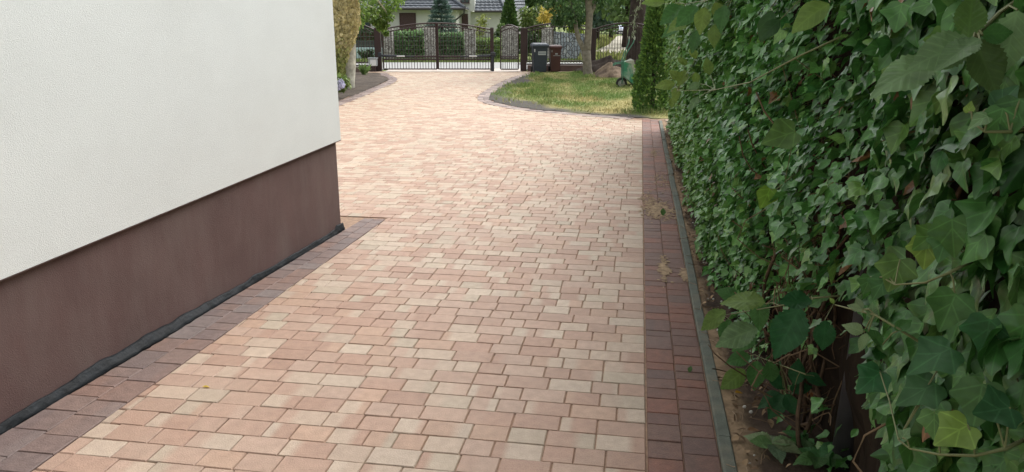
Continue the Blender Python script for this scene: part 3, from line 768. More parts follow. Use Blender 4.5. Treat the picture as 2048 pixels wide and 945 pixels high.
# forked tree on the lawn
YT = 26.1
T = lambda px, py, dy=0: at(px, py, YT)+Vector((0, dy, 0))
tb = T(1177, 153)
trunk = [([T(1177, 158), T(1176, 150), T(1175, 140), T(1173.5, 118), T(1172, 102)], [.22, .17, .15, .145, .165]),
         ([T(1173, 108), T(1175, 90), T(1177, 60), T(1179, 30), T(1176, 5), T(1172, -40), T(1176, -90)], [.145, .125, .12, .12, .10, .08, .05]),
         ([T(1171, 108), T(1165, 93), T(1157, 78), T(1152, 55), T(1151, 40, .1), T(1146, 20, .2), T(1135, -20, .3)], [.10, .085, .08, .07, .06, .045, .03]),
         ([T(1178, 32), T(1188, 15, .2), T(1196, -10, .4), T(1215, -50, .5)], [.09, .08, .06, .04]), ([T(1178, 20), T(1182, 0), T(1190, -60)], [.08, .06, .04])]
G1, G2 = (.055, .12, .045), (.14, .24, .085)
cs, rs = [], []
for (px, py, dy, r) in ((1110, 8, 0, .34), (1125, 22, .2, .36), (1140, 34, -.2, .32), (1152, 18, .4, .36), (1118, 40, .5, .22), (1162, 40, .6, .2), (1105, -15, 0, .5), (1135, -12, -.4, .5), (1160, -20, 0, .5), (1150, 48, .5, .18), (1200, -12, 0, .5), (1225, -18, .4, .5), (1190, 12, .9, .25), (1208, 2, 1.0, .2)):
    p = T(px, py, dy); cs.append(list(p)); rs.append([r, r, r*.8])
c2_, r2_ = clumps(list(T(1170, -110)), (2.3, 2.0, 1.0), 34, .35, .6)
tree((tb.x, tb.y, 0), 'lawn tree with a forked grey trunk in front of the fence', trunk, [cloud(2600, cs, rs, .105, G1, G2), cloud(4200, c2_, r2_, .14, G1, G2)])
# big dark trunk behind the fence
YG = 31.0; T2 = lambda px, py: at(px, py, 30.0)
cs, rs = clumps(list(T2(1275, -150)), (2.6, 2.2, 1.4), 26, .4, .8)
sp_ = cloud(3200, cs, rs, .16, (.05, .085, .035), (.12, .17, .07))
tree((T2(1270, 120).x, 30.0, 0), 'tree with a thick dark straight trunk right behind the fence', [([T2(1268, 150), T2(1269, 118), T2(1271, 80), T2(1274, 40), T2(1277, 0), T2(1279, -60), T2(1280, -120)], [.36, .335, .32, .31, .30, .27, .2])], [sp_], mt='darkbark')
# pale hanging twig in front of the dark trunk
t = thing('willow_twig', 'pale hanging twig with narrow leaves in front of the dark trunk', 'branch', T2(1268, 30))
b = MB(); YW = 28.3; tw = [at(1283, -30, YW), at(1281, 10, YW), at(1272, 22, YW), at(1268, 40, YW), at(1267, 58, YW), at(1266, 72, YW)]
b.tube(tw, [.014, .012, .01, .008, .007, .004], 5); b.build('stem', M['palebark'], t)
n = 85; i = rng.integers(0, 5, n); f = rng.random((n, 1)); tp = np.array([list(p) for p in tw]); pos = tp[i]*(1-f)+tp[i+1]*f+rng.normal(0, .05, (n, 3))
V, Fc, UV, CO = leaves(NEED, pos, np.c_[rng.normal(0, .6, (n, 2)), -np.ones(n)], randdir(n), rng.uniform(.09, .17, n), rcol(n, (.14, .18, .10), (.30, .34, .22)), .1, .3); np_mesh('leaves', V, Fc, M['leaf'], t, UV, CO)
# pale trunk at the left bed, wrapped in variegated climber
YL = 21.3; TL = lambda px, py, dy=0: at(px, py, YL)+Vector((0, dy, 0))
lb = gp(694, 178)
cs, rs = [], []
for (px, py, dy, r) in ((735, 3, 1.5, .3), (752, 15, 2.2, .28), (768, 22, 2.4, .22), (742, 25, 1.5, .22), (725, 30, 1, .22), (785, 6, 2.4, .3), (760, -6, 2, .4), (720, 8, .5, .3), (716, 45, .6, .18), (758, 40, 2.2, .16), (770, 48, 2.4, .13), (762, 55, 2.4, .1), (750, 44, 2.2, .1), (776, 32, 2.3, .16), (795, -4, 2, .25), (772, 66, 2.6, .05)):
    p = TL(px, py); q_ = (YL+dy)/YL; p = Vector((p.x*q_, YL+dy, H+(p.z-H)*q_)); cs.append(list(p)); rs.append([r, r, r*.9])
c2_, r2_ = clumps(list(TL(720, -120)), (1.6, 1.8, .9), 24, .35, .6)
lt = tree((lb.x, lb.y, 0), 'tree with a pale mottled trunk in the left soil bed', [([TL(691, 183), TL(694, 165), TL(697, 130), TL(698, 90), TL(698, 40), TL(696, 0), TL(697, -60), TL(700, -110)], [.29, .22, .205, .19, .17, .16, .13, .09]),
   ([TL(697, -20), TL(720, -22), at(748, -8, 22.8), at(770, 20, 23.5), at(778, 40, 23.6), at(772, 55, 23.7)], [.07, .05, .035, .02, .012, .005]), ([TL(697, -5), at(722, 5, 22), at(752, 18, 23), at(765, 40, 23.5)], [.05, .03, .018, .006]), ([TL(697, 10), at(716, 22, 22), at(733, 35, 22.4)], [.04, .02, .006])],
   [cloud(2300, cs, rs, .085, (.08, .16, .03), (.22, .32, .07)), cloud(2000, c2_, r2_, .12, (.08, .16, .03), (.22, .32, .07))], mt='palebark')
t = thing('climbing_ivy', 'yellowish variegated climber wrapped round the pale trunk', 'climber', TL(685, 120))
n = 5200; py = rng.uniform(-60, 172, n); lo = 655+0*py; hi = np.interp(py, [-60, 0, 40, 75, 90, 105, 130, 150, 172], [716, 717, 720, 714, 708, 701, 694, 694, 692])
px = lo+(hi-lo)*rng.random(n); zc = np.array([at(690, q, YL).z for q in py]); xc = np.array([at(p_, q, YL).x for p_, q in zip(px, py)])
pos = np.c_[xc, YL-.28-.12*rng.random(n)+.5*np.abs((px-688)/40)**2, zc]
cy_ = rcol(n, (.42, .36, .15), (.66, .58, .32)); lowm = np.clip((py-85+rng.normal(0, 18, n))/40, 0, 1)[:, None]; cy_ = cy_*(1-lowm)+rcol(n, (.14, .19, .04), (.32, .34, .10))*lowm
V, Fc, UV, CO = leaves(IVY2, pos, norm(np.c_[rng.normal(0, .6, n), rng.normal(-.3, .4, n), -np.ones(n)]), norm(randdir(n)*.7+[0, -1, .5]), rng.uniform(.05, .10, n), cy_, .2, .3); np_mesh('foliage', V, Fc, M['leaf'], t, UV, CO)
b = MB(); b.tube([TL(676, 175, -.1), TL(678, 120, -.15), TL(682, 60, -.15), TL(684, -40, -.15)], .03, 6); b.build('stem', M['wood'], t)
# hydrangea
yh = 18.2; t = thing('hydrangea', 'hydrangea with pale lilac flower heads at the corner of the house wall', 'flowering shrub', gp(676, 186))
cs = [list(at(x, y, yh+.2)) for x, y in ((668, 150), (672, 165), (684, 160), (690, 165), (664, 170), (680, 170))]
V, Fc, UV, CO = cloud(330, cs, [[.16, .16, .14]]*6, .10, (.10, .16, .04), (.2, .26, .08)); np_mesh('foliage', V, Fc, M['leaf'], t, UV, CO)
for (x, y, r) in ((681, 163, .065), (684, 170, .07), (677, 174, .07), (673, 177, .06), (669, 175, .07)):
    V, Fc, UV, CO = cloud(160, [list(at(x, y, yh-.1))], [[r, r, r*.85]], .035, (.52, .52, .68), (.70, .69, .78), OVAL, dark=.12); np_mesh('flower_head', V, Fc, M['petal'], t, UV, CO)
b = MB()
for x in (672, 678, 684): b.tube([at(x-3, 184, yh+.1), at(x, 165, yh)], .008, 5)
b.build('stem', M['stem'], t)
# iris like tuft
p = gp(728, 150); t = thing('iris', 'tuft of long pointed green leaves in front of the low wall', 'plant', p)
n = 26; V, Fc, UV, CO = leaves(NEED, np.array([list(p)]*n)+rng.normal(0, .05, (n, 3))*[1, 1, 0], norm(np.c_[rng.normal(0, .35, (n, 2)), np.ones(n)]), randdir(n), rng.uniform(.25, .48, n), rcol(n, (.10, .17, .05), (.2, .28, .09)), .3, .3); np_mesh('foliage', V, Fc, M['leaf'], t, UV, CO)

# conifers
def conifer(x, y, z0, h, r, label, c1, c2, n, size, tiers=0, name='conifer', prof=None, group=None, trunk=True):
    t = thing(name, label, 'conifer', (x, y, z0), group)
    f = rng.random(n)**.8; q = rng.uniform(0, 2*math.pi, n)
    if prof: rad = np.interp(f, [a for a, _ in prof], [b for _, b in prof])*r
    else: rad = r*(1-f)
    if tiers:
        f = np.floor(f*tiers)/tiers+rng.normal(0, .006, n); f = np.clip(f, 0, 1); rad = r*(1-f)**.9+.03
        k = rng.random(n)**.6; arm = rng.integers(0, 9, n); q = arm*2*math.pi/9+np.floor(f*tiers)*.7+rng.normal(0, .12, n)/np.maximum(k, .3)
        rr2 = rad*k*rng.uniform(.85, 1.1, n); dz = -.22*rr2*0+.12*rr2
    else:
        k = 1-.45*rng.random(n)**2; lob = 1+.13*np.sin(q*5+f*20)+.08*np.sin(q*9-f*33); rr2 = rad*k*lob; dz = 0
    pos = np.c_[x+np.cos(q)*rr2, y+np.sin(q)*rr2, z0+f*h+dz]
    out = np.c_[np.cos(q), np.sin(q), np.full(n, .9 if not tiers else .15)]
    cl = rcol(n, c1, c2, .3)
    V, Fc, UV, CO = leaves(DIAM if not tiers else NEED, pos, out+rng.normal(0, .35, (n, 3)), norm(randdir(n)+out*.3), rng.uniform(.7, 1.35, n)*size, cl, .15, .2)
    if trunk:
        b = MB(); b.tube([(x, y, z0-.05), (x, y, z0+h*.93)], [r*.09+.02, .012], 8); b.build('trunk', M['darkbark'], t)
    np_mesh('foliage', V, Fc, M['needle'], t, UV, CO); return t
pt = gp(1308, 226)
conifer(pt.x, pt.y+.25, 0, 2.75, .37, 'tall narrow column shaped conifer at the far end of the ivy hedge', (.06, .14, .04), (.19, .33, .07), 13000, .07, prof=[(0, .8), (.1, 1.0), (.3, .78), (.48, .56), (.68, .36), (1, .05)], name='thuja')
YS = 42.0
p = at(882, 0, YS); conifer(p.x, YS, 0, 3.25, 1.15, 'blue green spruce in front of the neighbouring house', (.09, .15, .125), (.19, .28, .225), 5200, .22, tiers=13, name='spruce')
p = at(1018.5, 0, 44); conifer(p.x, 44, 0, 3.35, .75, 'slender dark green conical conifer in front of the right house', (.05, .11, .035), (.12, .20, .055), 3200, .18, name='cypress')
# shrubs of the front garden over the road
def shrub(px, py0, py1, wpx, Y, label, c1, c2, n, size, name='shrub', shape=OVAL, group=None, cat='shrub'):
    p0, p1 = at(px, py1, Y), at(px, py0, Y); z0, z1 = max(-.05, p0.z), p1.z; w = wpx/2/F*Y
    t = thing(name, label, cat, (p0.x, Y, max(-.05, z0)), group)
    cs, rs = [], []
    for _ in range(12):
        q = random.uniform(0, 6.28); k = random.random()**.5; r = w*random.uniform(.3, .5)
        cs.append([p0.x+math.cos(q)*w*.65*k, Y+math.sin(q)*w*.5*k, z0+(z1-z0)*random.uniform(.2, .85)]); rs.append([r, r, (z1-z0)*.2])
    V, Fc, UV, CO = cloud(n, cs, rs, size, c1, c2, shape); np_mesh('foliage', V, Fc, M['leaf'], t, UV, CO)
    b = MB()
    for k in range(3): b.tube([(p0.x+.05*k, Y, -.06), (cs[k][0], cs[k][1], cs[k][2])], [.03, .012], 5)
    b.build('stem', M['wood'], t); return t
shrub(1098, 8, 45, 44, 43.5, 'shrub with glowing yellow orange plumes above the fence', (.55, .46, .09), (.85, .66, .18), 620, .24, shape=NEED)
shrub(1066, 8, 100, 60, 45, 'olive green bushy shrub left of the yellow orange shrub', (.10, .16, .04), (.20, .25, .08), 1300, .2)
shrub(962, 28, 90, 30, 40.5, 'thin yellow green shrub before the right house wall', (.2, .24, .06), (.34, .38, .12), 190, .16)
shrub(996, 45, 112, 28, 40, 'bright green bush behind the slim gate post', (.06, .11, .03), (.14, .2, .06), 700, .16)
shrub(1150, 40, 68, 40, 41, 'lime green bush behind the forked tree', (.17, .25, .035), (.32, .38, .07), 420, .17)
shrub(733, 99, 118, 36, 38.6, 'low rounded dark green bush behind the left railing', (.03, .07, .025), (.07, .12, .045), 520, .12)
shrub(1062, 60, 112, 34, 39.2, 'dark bush behind the graphite bin', (.03, .06, .025), (.07, .11, .04), 500, .16)
def hedge(px0, px1, py0, py1, Y, label, c1, c2, n, dep=.9):
    a, b_ = at(px0, py0, Y), at(px1, py1, Y); z1 = a.z; t = thing('hedge', label, 'hedge', ((a.x+b_.x)/2, Y+dep/2, -.06), 'clipped hedges between the stone pillars')
    b = MB(); b.box(a.x+.12, b_.x-.12, Y+.12, Y+dep-.12, -.06, z1-.12); b.build('branches', M['wood'], t)
    f = rng.integers(0, 3, n); x = rng.uniform(a.x, b_.x, n); y = np.where(f < 2, Y+rng.uniform(-.05, .15, n), Y+rng.random(n)*dep); z = np.where(f < 2, rng.uniform(-.02, z1, n), z1+rng.normal(-.03, .06, n))
    k_ = .07*np.sin(x*5)+.05*np.sin(x*13+z*4)
    pos = np.c_[x, y+k_, z]; V, Fc, UV, CO = leaves(OVAL, pos, randdir(n)+[0, -.4, -.2], norm(randdir(n)+[0, -.8, .8]), rng.uniform(.09, .17, n), rcol(n, c1, c2, .4), .2, .2); np_mesh('foliage', V, Fc, M['leaf'], t, UV, CO)
hedge(786, 850, 66, 112, 38.9, 'clipped green hedge behind the left gate leaf', (.10, .21, .07), (.22, .36, .13), 2300)
hedge(872, 929, 70, 112, 38.9, 'clipped dark hedge under the spruce, behind the right gate leaf', (.085, .18, .07), (.19, .31, .12), 2100)
hedge(952, 1003, 80, 112, 38.9, 'yellowish hedge between the pillars near the slim gate post', (.16, .26, .07), (.33, .43, .14), 1400)
hedge(680, 768, 60, 92, 46, 'hedge far behind the left railing, in front of the house window', (.03, .075, .025), (.07, .12, .04), 1500)
# stone pillars and mesh fence over the road
def pillar(px0, px1, ptop, label, Y=38.5):
    a, b_ = at(px0, ptop, Y), at(px1, ptop, Y); t = thing('stone_pillar', label, 'pillar', ((a.x+b_.x)/2, Y, -.06), 'grey stone pillars over the road')
    b = MB(); n = 9; rings = []
    for i in range(n+1):
        z = -.06+(a.z+.06)*i/n; j = lambda: random.uniform(-.015, .015)
        rings.append([(a.x+j(), Y-.24+j(), z), ((a.x+b_.x)/2, Y-.25+j(), z), (b_.x+j(), Y-.24+j(), z), (b_.x+j(), Y+.24+j(), z), (a.x+j(), Y+.24+j(), z)])
    b.loft(rings); b.build('shaft', M['stonewall'], t)
    b = MB(); b.box(a.x-.02, b_.x+.02, Y-.27, Y+.27, a.z+.001, a.z+.04, bev=.008); b.build('cap', M['cap'], t)
pillar(769, 785.5, 60, 'grey stone pillar at the left end of the double gate view, left of the green hedge')
pillar(849, 872, 58, 'grey stone pillar directly behind the middle of the double gate')
pillar(929, 951, 60, 'grey stone pillar behind the right gate leaf')
pillar(1004, 1036, 55, 'broad grey stone pillar right behind the small arched gate')
pillar(1084, 1106, 58, 'grey stone pillar behind the graphite bin')
a, b_ = at(1108, 66, 38.7), at(1178, 66, 38.7)
t = thing('stone_wall', 'blue grey stone garden wall over the road behind the brown bin', 'wall', ((a.x+b_.x)/2, 38.7, 0))
b = MB(); rings = []
for i in range(13):
    x = a.x+(b_.x-a.x)*i/12; zt = at(1108, 62+i*.6+2*random.random(), 38.7).z; rings.append([(x, 38.5+random.uniform(-.02, .02), -.06), (x, 38.5+random.uniform(-.02, .02), zt), (x, 38.95, zt), (x, 38.95, -.06)])
b.loft(rings); b.build('masonry', M['bluestone'], t)
def mesh_fence(px0, px1, label):
    a, b_ = at(px0, 60, 38.45).x, at(px1, 60, 38.45).x; t = thing('mesh_fence', label, 'fence', ((a+b_)/2, 38.45, 0), 'wire mesh fence panels over the road')
    b = MB()
    for z in np.linspace(.05, 1.3, 7): b.bar((a, 38.45, z), (b_, 38.45, z), .008)
    for x in np.linspace(a, b_, max(3, int((b_-a)/.2))): b.bar((x, 38.45, .02), (x, 38.45, 1.32), .006)
    b.build('wires', M['wire'], t)
mesh_fence(786, 849, 'wire mesh panel in front of the clipped green hedge')
mesh_fence(872.5, 928.5, 'wire mesh panel in front of the dark hedge under the spruce')
mesh_fence(951.5, 1003.5, 'wire mesh panel in front of the yellowish hedge')
mesh_fence(690, 768.5, 'wire mesh panel in the gap behind the left railing')
a, b_ = at(690, 97, 41), at(766, 106, 41); b = MB(); b.box(a.x, b_.x, 41, 41.2, -.06, at(700, 96, 41).z, bev=.01); tag(b.build('garden_wall', M['palewall'], off=((a.x+b_.x)/2, 41, -.06)), 'low pale blue wall seen through the left railing', 'wall')
a, b_ = at(704, 82, 43.0), at(764, 95, 43.0); b = MB()
for k in range(4):
    z0 = b_.z+(a.z-b_.z)*k/4; b.box(a.x, b_.x, 43, 43.05, z0, z0+(a.z-b_.z)/4-.015)
b.box(a.x, a.x+.08, 43.051, 43.12, -.06, a.z); b.box(b_.x-.08, b_.x, 43.051, 43.12, -.06, a.z)
tag(b.build('board_fence', M['tarp'], off=(a.x, 43, -.06)), 'dark horizontal boards above the pale blue wall', 'fence')

# ------------------------------------------------------------------ neighbouring houses
def roof_plane(mb, e0, e1, r0, r1, course=.33, roll=.3):
    """tiled roof slope: stepped courses with rolls between eave e0-e1 and ridge r0-r1"""
    L = ((r0-e0).length+(r1-e1).length)/2; n = max(2, int(L/course)); nc = max(2, int((e1-e0).length/roll*2))
    nrm = (e1-e0).cross(r0-e0).normalized()
    if nrm.z < 0: nrm = -nrm
    for i in range(n):
        a, c = i/n, (i+1)/n; A0, A1, C0, C1 = e0.lerp(r0, a), e1.lerp(r1, a), e0.lerp(r0, c), e1.lerp(r1, c)
        vs = []
        for j in range(nc+1):
            t = j/nc; rl = .022*(j % 2)
            vs += [A0.lerp(A1, t)+nrm*(.055+rl), C0.lerp(C1, t)+nrm*(.005+rl), A0.lerp(A1, t)+nrm*(.0)]
        fs = []
        for j in range(nc): fs += [(3*j, 3*j+3, 3*j+4, 3*j+1), (3*j+2, 3*j+5, 3*j+3, 3*j)]
        mb.add(vs, fs)
YN = 48.0
def N(px, py, dy=0): return at(px, py, YN)+Vector((0, dy, 0))
t = thing('neighbour_house', 'low white house with dark grey tiled roof and brown shuttered window, behind the spruce', 'house', (N(800, 60).x, YN, -.06))
xl, xr = N(600, 40).x, N(912, 40).x; ze = N(800, 18).z; zr = ze+2.6
b = MB(); b.box(xl, xr, YN, YN+8, -.06, ze-.02); wl = b.build('wall', M['nwall'], t)
b = MB(); E0, E1 = Vector((xl-.7, YN-.75, ze)), Vector((N(931, 16).x, YN-.75, ze)); E2 = Vector((E1.x, YN+8.7, ze)); E3 = Vector((E0.x, YN+8.7, ze))
R0, R1 = Vector((E0.x, YN+4, zr)), Vector((E1.x-4.0, YN+4, zr))
roof_plane(b, E0, E1, R0, R1); roof_plane(b, E1, E2, R1, R1+Vector((0, .01, 0))); roof_plane(b, E2, E3, R1, R0); rf = b.build('roof', M['roof'], t)
b = MB(); b.tube([E1+Vector((0, 0, .06)), R1+Vector((0, 0, .08))], .09, 6); b.tube([R0+Vector((0, 0, .08)), R1+Vector((0, 0, .08))], .09, 6); b.build('ridge_tiles', M['roof'], rf)
b = MB(); b.box(E0.x, E1.x, YN-.74, YN+8.6, ze-.05, ze-.019); b.build('soffit', M['soffit'], t)
b = MB(); b.tube([E0+Vector((0, -.07, -.02)), E1+Vector((.05, -.07, -.02))], .075, 8); gt = b.build('gutter', M['gutter'], t)
b = MB(); b.tube([E1+Vector((-.02, -.05, -.05)), E1+Vector((-.05, .0, -.28)), Vector((xr-.15, YN-.06, ze-.75)), Vector((xr-.15, YN-.06, 0))], .05, 8); b.build('downpipe', M['gutter'], t)
def window(t, px0, px1, py0, py1, Y, m, shut=True, y0=None):
    a, c = at(px0, py1, Y), at(px1, py0, Y); yy = Y-.02
    b = MB(); 
    for x0, x1, z0, z1 in ((a.x-.06, a.x, a.z, c.z), (c.x, c.x+.06, a.z, c.z), (a.x-.06, c.x+.06, c.z, c.z+.06), (a.x-.06, c.x+.06, a.z-.06, a.z)): b.box(x0, x1, yy-.03, yy+.015, z0, z1)
    w = b.build('window', M['shutter'], t)
    b = MB()
    if shut:
        n = max(4, int((c.z-a.z)/.06))
        for k in range(n): z = a.z+(c.z-a.z)*k/n; b.box(a.x, c.x, yy-.012, yy+.016, z, z+(c.z-a.z)/n-.006)
        b.build('shutter', M['shutter'], w)
    else:
        b.box(a.x, c.x, yy, yy+.016, a.z, c.z); b.build('pane', M['glass'], w)
        b = MB(); xm = (a.x+c.x)/2; b.box(xm-.025, xm+.025, yy-.02, yy-.001, a.z, c.z); b.build('mullion', M['shutter'], w)
    b = MB(); b.box(a.x-.1, c.x+.1, yy-.1, yy+.01, a.z-.1, a.z-.061); b.build('sill', M['soffit'], w)
window(t, 802, 829.5, 28.5, 66, YN, None, True); window(t, 716, 738, 28.5, 62, YN, None, False)
YN2 = 52.0
def N2(px, py, dy=0): return at(px, py, YN2)+Vector((0, dy, 0))
t = thing('neighbour_house', 'white house with a tall gable tower and grey tiled hip roof, right of the spruce', 'house', (N2(980, 60).x, YN2, -.06))
ze = N2(1000, 23).z
b = MB(); b.box(N2(941, 0).x+.003, N2(1045, 0).x, YN2, YN2+8, -.06, ze-.02); b.build('wall', M['nwall'], t)
b = MB(); tw0, tw1 = N2(913, 0).x, N2(941.5, 0).x; b.box(tw0, tw1, YN2-.6, YN2+4, -.06, 5.4); b.box(tw1-.2, N2(950, 0).x, YN2-.597, YN2-.02, ze+.02, 5.4); tw_ = b.build('tower', M['nwall'], t)
window(t, 926, 934, 30, 72, YN2-.6, None, True); window(t, 923, 937, -14, 5.5, YN2-.6, None, False)
b = MB(); E0, E1 = Vector((N2(950, 0).x, YN2-.6, ze)), Vector((N2(1011, 22).x, YN2-.6, ze)); R0 = Vector((N2(955, 0).x, YN2+3.4, ze+2.6)); R1 = Vector((N2(985, 0).x-.4, YN2+3.4, ze+2.6))
roof_plane(b, E0, E1, R0, R1)
E2 = Vector((N2(1052, 0).x, YN2+2.0, ze)); roof_plane(b, E1+Vector((.0, .02, 0)), E2, R1, R1+Vector((2.2, 2, .6))); rf = b.build('roof', M['roof'], t)
b = MB(); b.tube([E1+Vector((0, 0, .07)), R1+Vector((0, 0, .1))], .09, 6); b.build('ridge_tiles', M['roof'], rf)
b = MB(); b.box(E0.x, E1.x, YN2-.59, YN2+.2, ze-.06, ze-.019); b.build('soffit', M['soffit'], t)
b = MB(); b.tube([E0+Vector((0, -.07, -.02)), E1+Vector((0, -.07, -.02))], .07, 8); b.build('gutter', M['gutter'], t)
# ------------------------------------------------------------------ far trees
def far_tree(px, Y, h, r, label, c1, c2, n=1500, size=.45, z0=.2):
    x = at(px, 47, Y).x; cs, rs = clumps((x, Y, h*(.5+z0/2)), (r, r*.8, h*(.5-z0/2)), 20, r*.28, r*.5)
    return tree((x, Y, -.06), label, [([(x, Y, -.06), (x+.1, Y, h*.4), (x, Y, h*.8)], [r*.07+.08, r*.05+.05, .05])], [cloud(n, cs, rs, size, c1, c2, OVAL)], group='trees beyond the street fence', mt='darkbark')
D1, D2 = (.07, .135, .055), (.16, .25, .09)
L1, L2 = (.12, .20, .075), (.24, .34, .13)
B1, B2 = (.08, .14, .11), (.17, .24, .19)
far_tree(1058, 62, 6.5, 2.6, 'broad green tree right of the grey hip roof', D1, D2)
far_tree(1105, 66, 7, 2.8, 'broad tree above the yellow orange shrub', L1, L2)
far_tree(1150, 58, 6, 2.2, 'dense tree behind the left limb of the forked tree', D1, D2)
far_tree(1195, 75, 5.2, 2.2, 'blue green tree right of the forked trunk', B1, B2)
far_tree(1222, 84, 5.0, 2.8, 'round green tree above the far parked car', L1, L2, size=.4)
far_tree(1250, 60, 6.5, 2.0, 'light green tree left of the thick dark trunk', L1, L2)
far_tree(1240, 140, 8, 7, 'distant tree at the end of the lane behind the parked car', D1, D2, size=.8)
far_tree(1190, 150, 7.5, 8, 'distant tree left of the lane end', D1, D2, size=.8)
far_tree(1302, 70, 8, 3.2, 'light green tree right of the thick dark trunk', L1, L2, n=1800)
far_tree(1345, 50, 7, 2.8, 'tree behind the top of the column conifer', D1, D2, n=1800)
far_tree(1400, 46, 7, 3, 'tree behind the far end of the ivy hedge', D1, D2)
far_tree(690, 60, 7, 3, 'tree far behind the pale trunk on the left', D1, D2)
far_tree(860, 75, 9, 4, 'tall tree behind the roof of the low white house', D1, D2)
# ------------------------------------------------------------------ car on the lane
YC = 118.0
cxx = at(1237.5, 60, YC).x
t = thing('parked_car', 'dark car facing us far away on the gravel lane', 'car', (cxx, YC, -.05))
def ring(w, y, zs): return [(cxx+sx*w*k, y, z) for sx, k, z in ((-1, .97, zs[0]), (1, .97, zs[0]), (1, 1, zs[1]), (1, .9, zs[2]), (-1, .9, zs[2]), (-1, 1, zs[1]))]
b = MB(); b.loft([ring(.80, YC-2.1, (.2, .45, .62)), ring(.88, YC-1.95, (.15, .55, .75)), ring(.90, YC-.9, (.15, .6, .92)), ring(.90, YC+1.6, (.15, .6, .95)), ring(.85, YC+2.1, (.25, .6, .9))]); bd = b.build('body', M['carpaint'], t)
b = MB(); b.loft([[(cxx-.80, YC-.9, .92), (cxx+.80, YC-.9, .92), (cxx+.80, YC+1.8, .95), (cxx-.80, YC+1.8, .95)], [(cxx-.62, YC-.1, 1.48), (cxx+.62, YC-.1, 1.48), (cxx+.62, YC+1.2, 1.48), (cxx-.62, YC+1.2, 1.48)]]); b.build('cabin', M['carpaint'], t)
b = MB(); b.add([(cxx-.72, YC-.86, .97), (cxx+.72, YC-.86, .97), (cxx+.58, YC-.16, 1.45), (cxx-.58, YC-.16, 1.45)], [(0, 1, 2, 3)]); o_ = b.build('windscreen', M['carglass'], t); so = o_.modifiers.new('t', 'SOLIDIFY'); so.thickness = .03; so.offset = 0
for sx in (-1, 1):
    b = MB(); b.box(cxx+sx*.62-.16, cxx+sx*.62+.16, YC-2.12, YC-2.0, .5, .64, bev=.02); b.build('headlight', M['lamp'], t)
    for yy in (-1.3, 1.35):
        b = MB(); b.disc((cxx+sx*.78, YC+yy, .27), .31, (1, 0, 0), .2); w_ = b.build('wheel', M['rubber'], t)
b = MB(); b.box(cxx-.26, cxx+.26, YC-2.13, YC-2.09, .33, .44); b.build('number_plate', M['whitepl'], t)

# ================================================================== IVY HEDGE ON THE RIGHT
HU = .86                                                  # where the climbers' support stands
def face_u(s, z):                                         # how far the foliage bulges towards the drive
    base = np.interp(s, [0, 1.5, 2.5, 3.5, 5, 8, 14], [.62, .64, .66, .62, .53, .50, .48])
    low = np.interp(z, [0, .25, .6, 1.2, 2.0, 2.8], [.07, .08, .06, .0, -.04, -.02])
    nz = .12*n3(s*1.3, z*1.6, 2)+.085*n3(s*2.9, z*3.2, 6)
    return base+low+nz
def thin(s, z):                                           # leafless places where bare stems show
    a = math.exp(-((s-3.0)/.75)**2-((z-.35)/.42)**2)*1.15+.55*math.exp(-((s-2.6)/.8)**2-((z-1.05)/.3)**2)+.6*math.exp(-((s-3.9)/.8)**2-((z-.2)/.2)**2)
    if s < 1.9: a += .35*math.exp(-((z-1.5)/.35)**2)
    a += (.9 if s > 3 else .55)*min(1, max(0, n3(s*1.5, z*2.1, 50)*3.4-.8))+.35*math.exp(-((s-2.75)/.3)**2-((z-1.5)/.3)**2)
    a += 1.3*math.exp(-((s-2.40)/.24)**2-((z-.42)/.45)**2)
    return min(.985, a)
iv = thing('ivy_hedge', 'long dense hedge of dark ivy along the right side of the drive', 'hedge', su(6, HU))
pos, tips, nrms, siz, cols = [], [], [], [], []
outw = -Vector((CA, -SA, 0)); along = Vector((SA, CA, 0))
N_L = 50000; k = 0
while k < N_L:
    s = .25+13.0*random.random()**1.35; z = random.uniform(.03, 2.95)
    if random.random() < thin(s, z): continue
    dpt = abs(random.gauss(0, .10)); u = face_u(s, z)+dpt-.03
    if u > HU+.1: continue
    p = su(s, u, z)
    ov = min(1, max(0, (s-1.5)/1.3))                          # further along, leaves lie flatter, tips out
    nn = (outw*(.8-.38*ov)+Vector((0, 0, .55+.4*ov))+Vector((random.gauss(0, .45), random.gauss(0, .45), random.gauss(0, .3)))).normalized()
    tp = (Vector((0, 0, -1+.35*ov))+outw*(.4+.35*ov)+along*random.gauss(0, .6)+Vector((0, 0, random.gauss(0, .3)))).normalized()
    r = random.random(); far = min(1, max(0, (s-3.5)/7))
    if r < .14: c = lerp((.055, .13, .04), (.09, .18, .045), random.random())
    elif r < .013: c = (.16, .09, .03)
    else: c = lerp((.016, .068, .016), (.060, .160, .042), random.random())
    q_ = 1.25+.6*min(1, max(0, (s-1.8)/2)); c = (c[0]*q_*1.08, c[1]*q_, c[2]*q_*.9)  # near leaves darker, further ones brighter: shade and light put into leaf colour
    c = lerp(c, (.14, .25, .04), far*.95*max(0, n3(s*1.1, z*1.5, 33)*1.6+.6)*random.random()+.38*far)  # far yellow green growth, also brightened in place of light
    if random.random() < .012: c = (.17, .085, .035)
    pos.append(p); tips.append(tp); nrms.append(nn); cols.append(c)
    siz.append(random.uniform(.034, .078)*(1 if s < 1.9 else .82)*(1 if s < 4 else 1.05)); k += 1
pos, tips, nrms, siz, cols = [np.array([list(a) if hasattr(a, '__len__') else a for a in q]) for q in (pos, tips, nrms, siz, cols)]
snear = pos[:, 0]*SA+pos[:, 1]*CA
kind_ = rng.random(len(pos)); pr = []
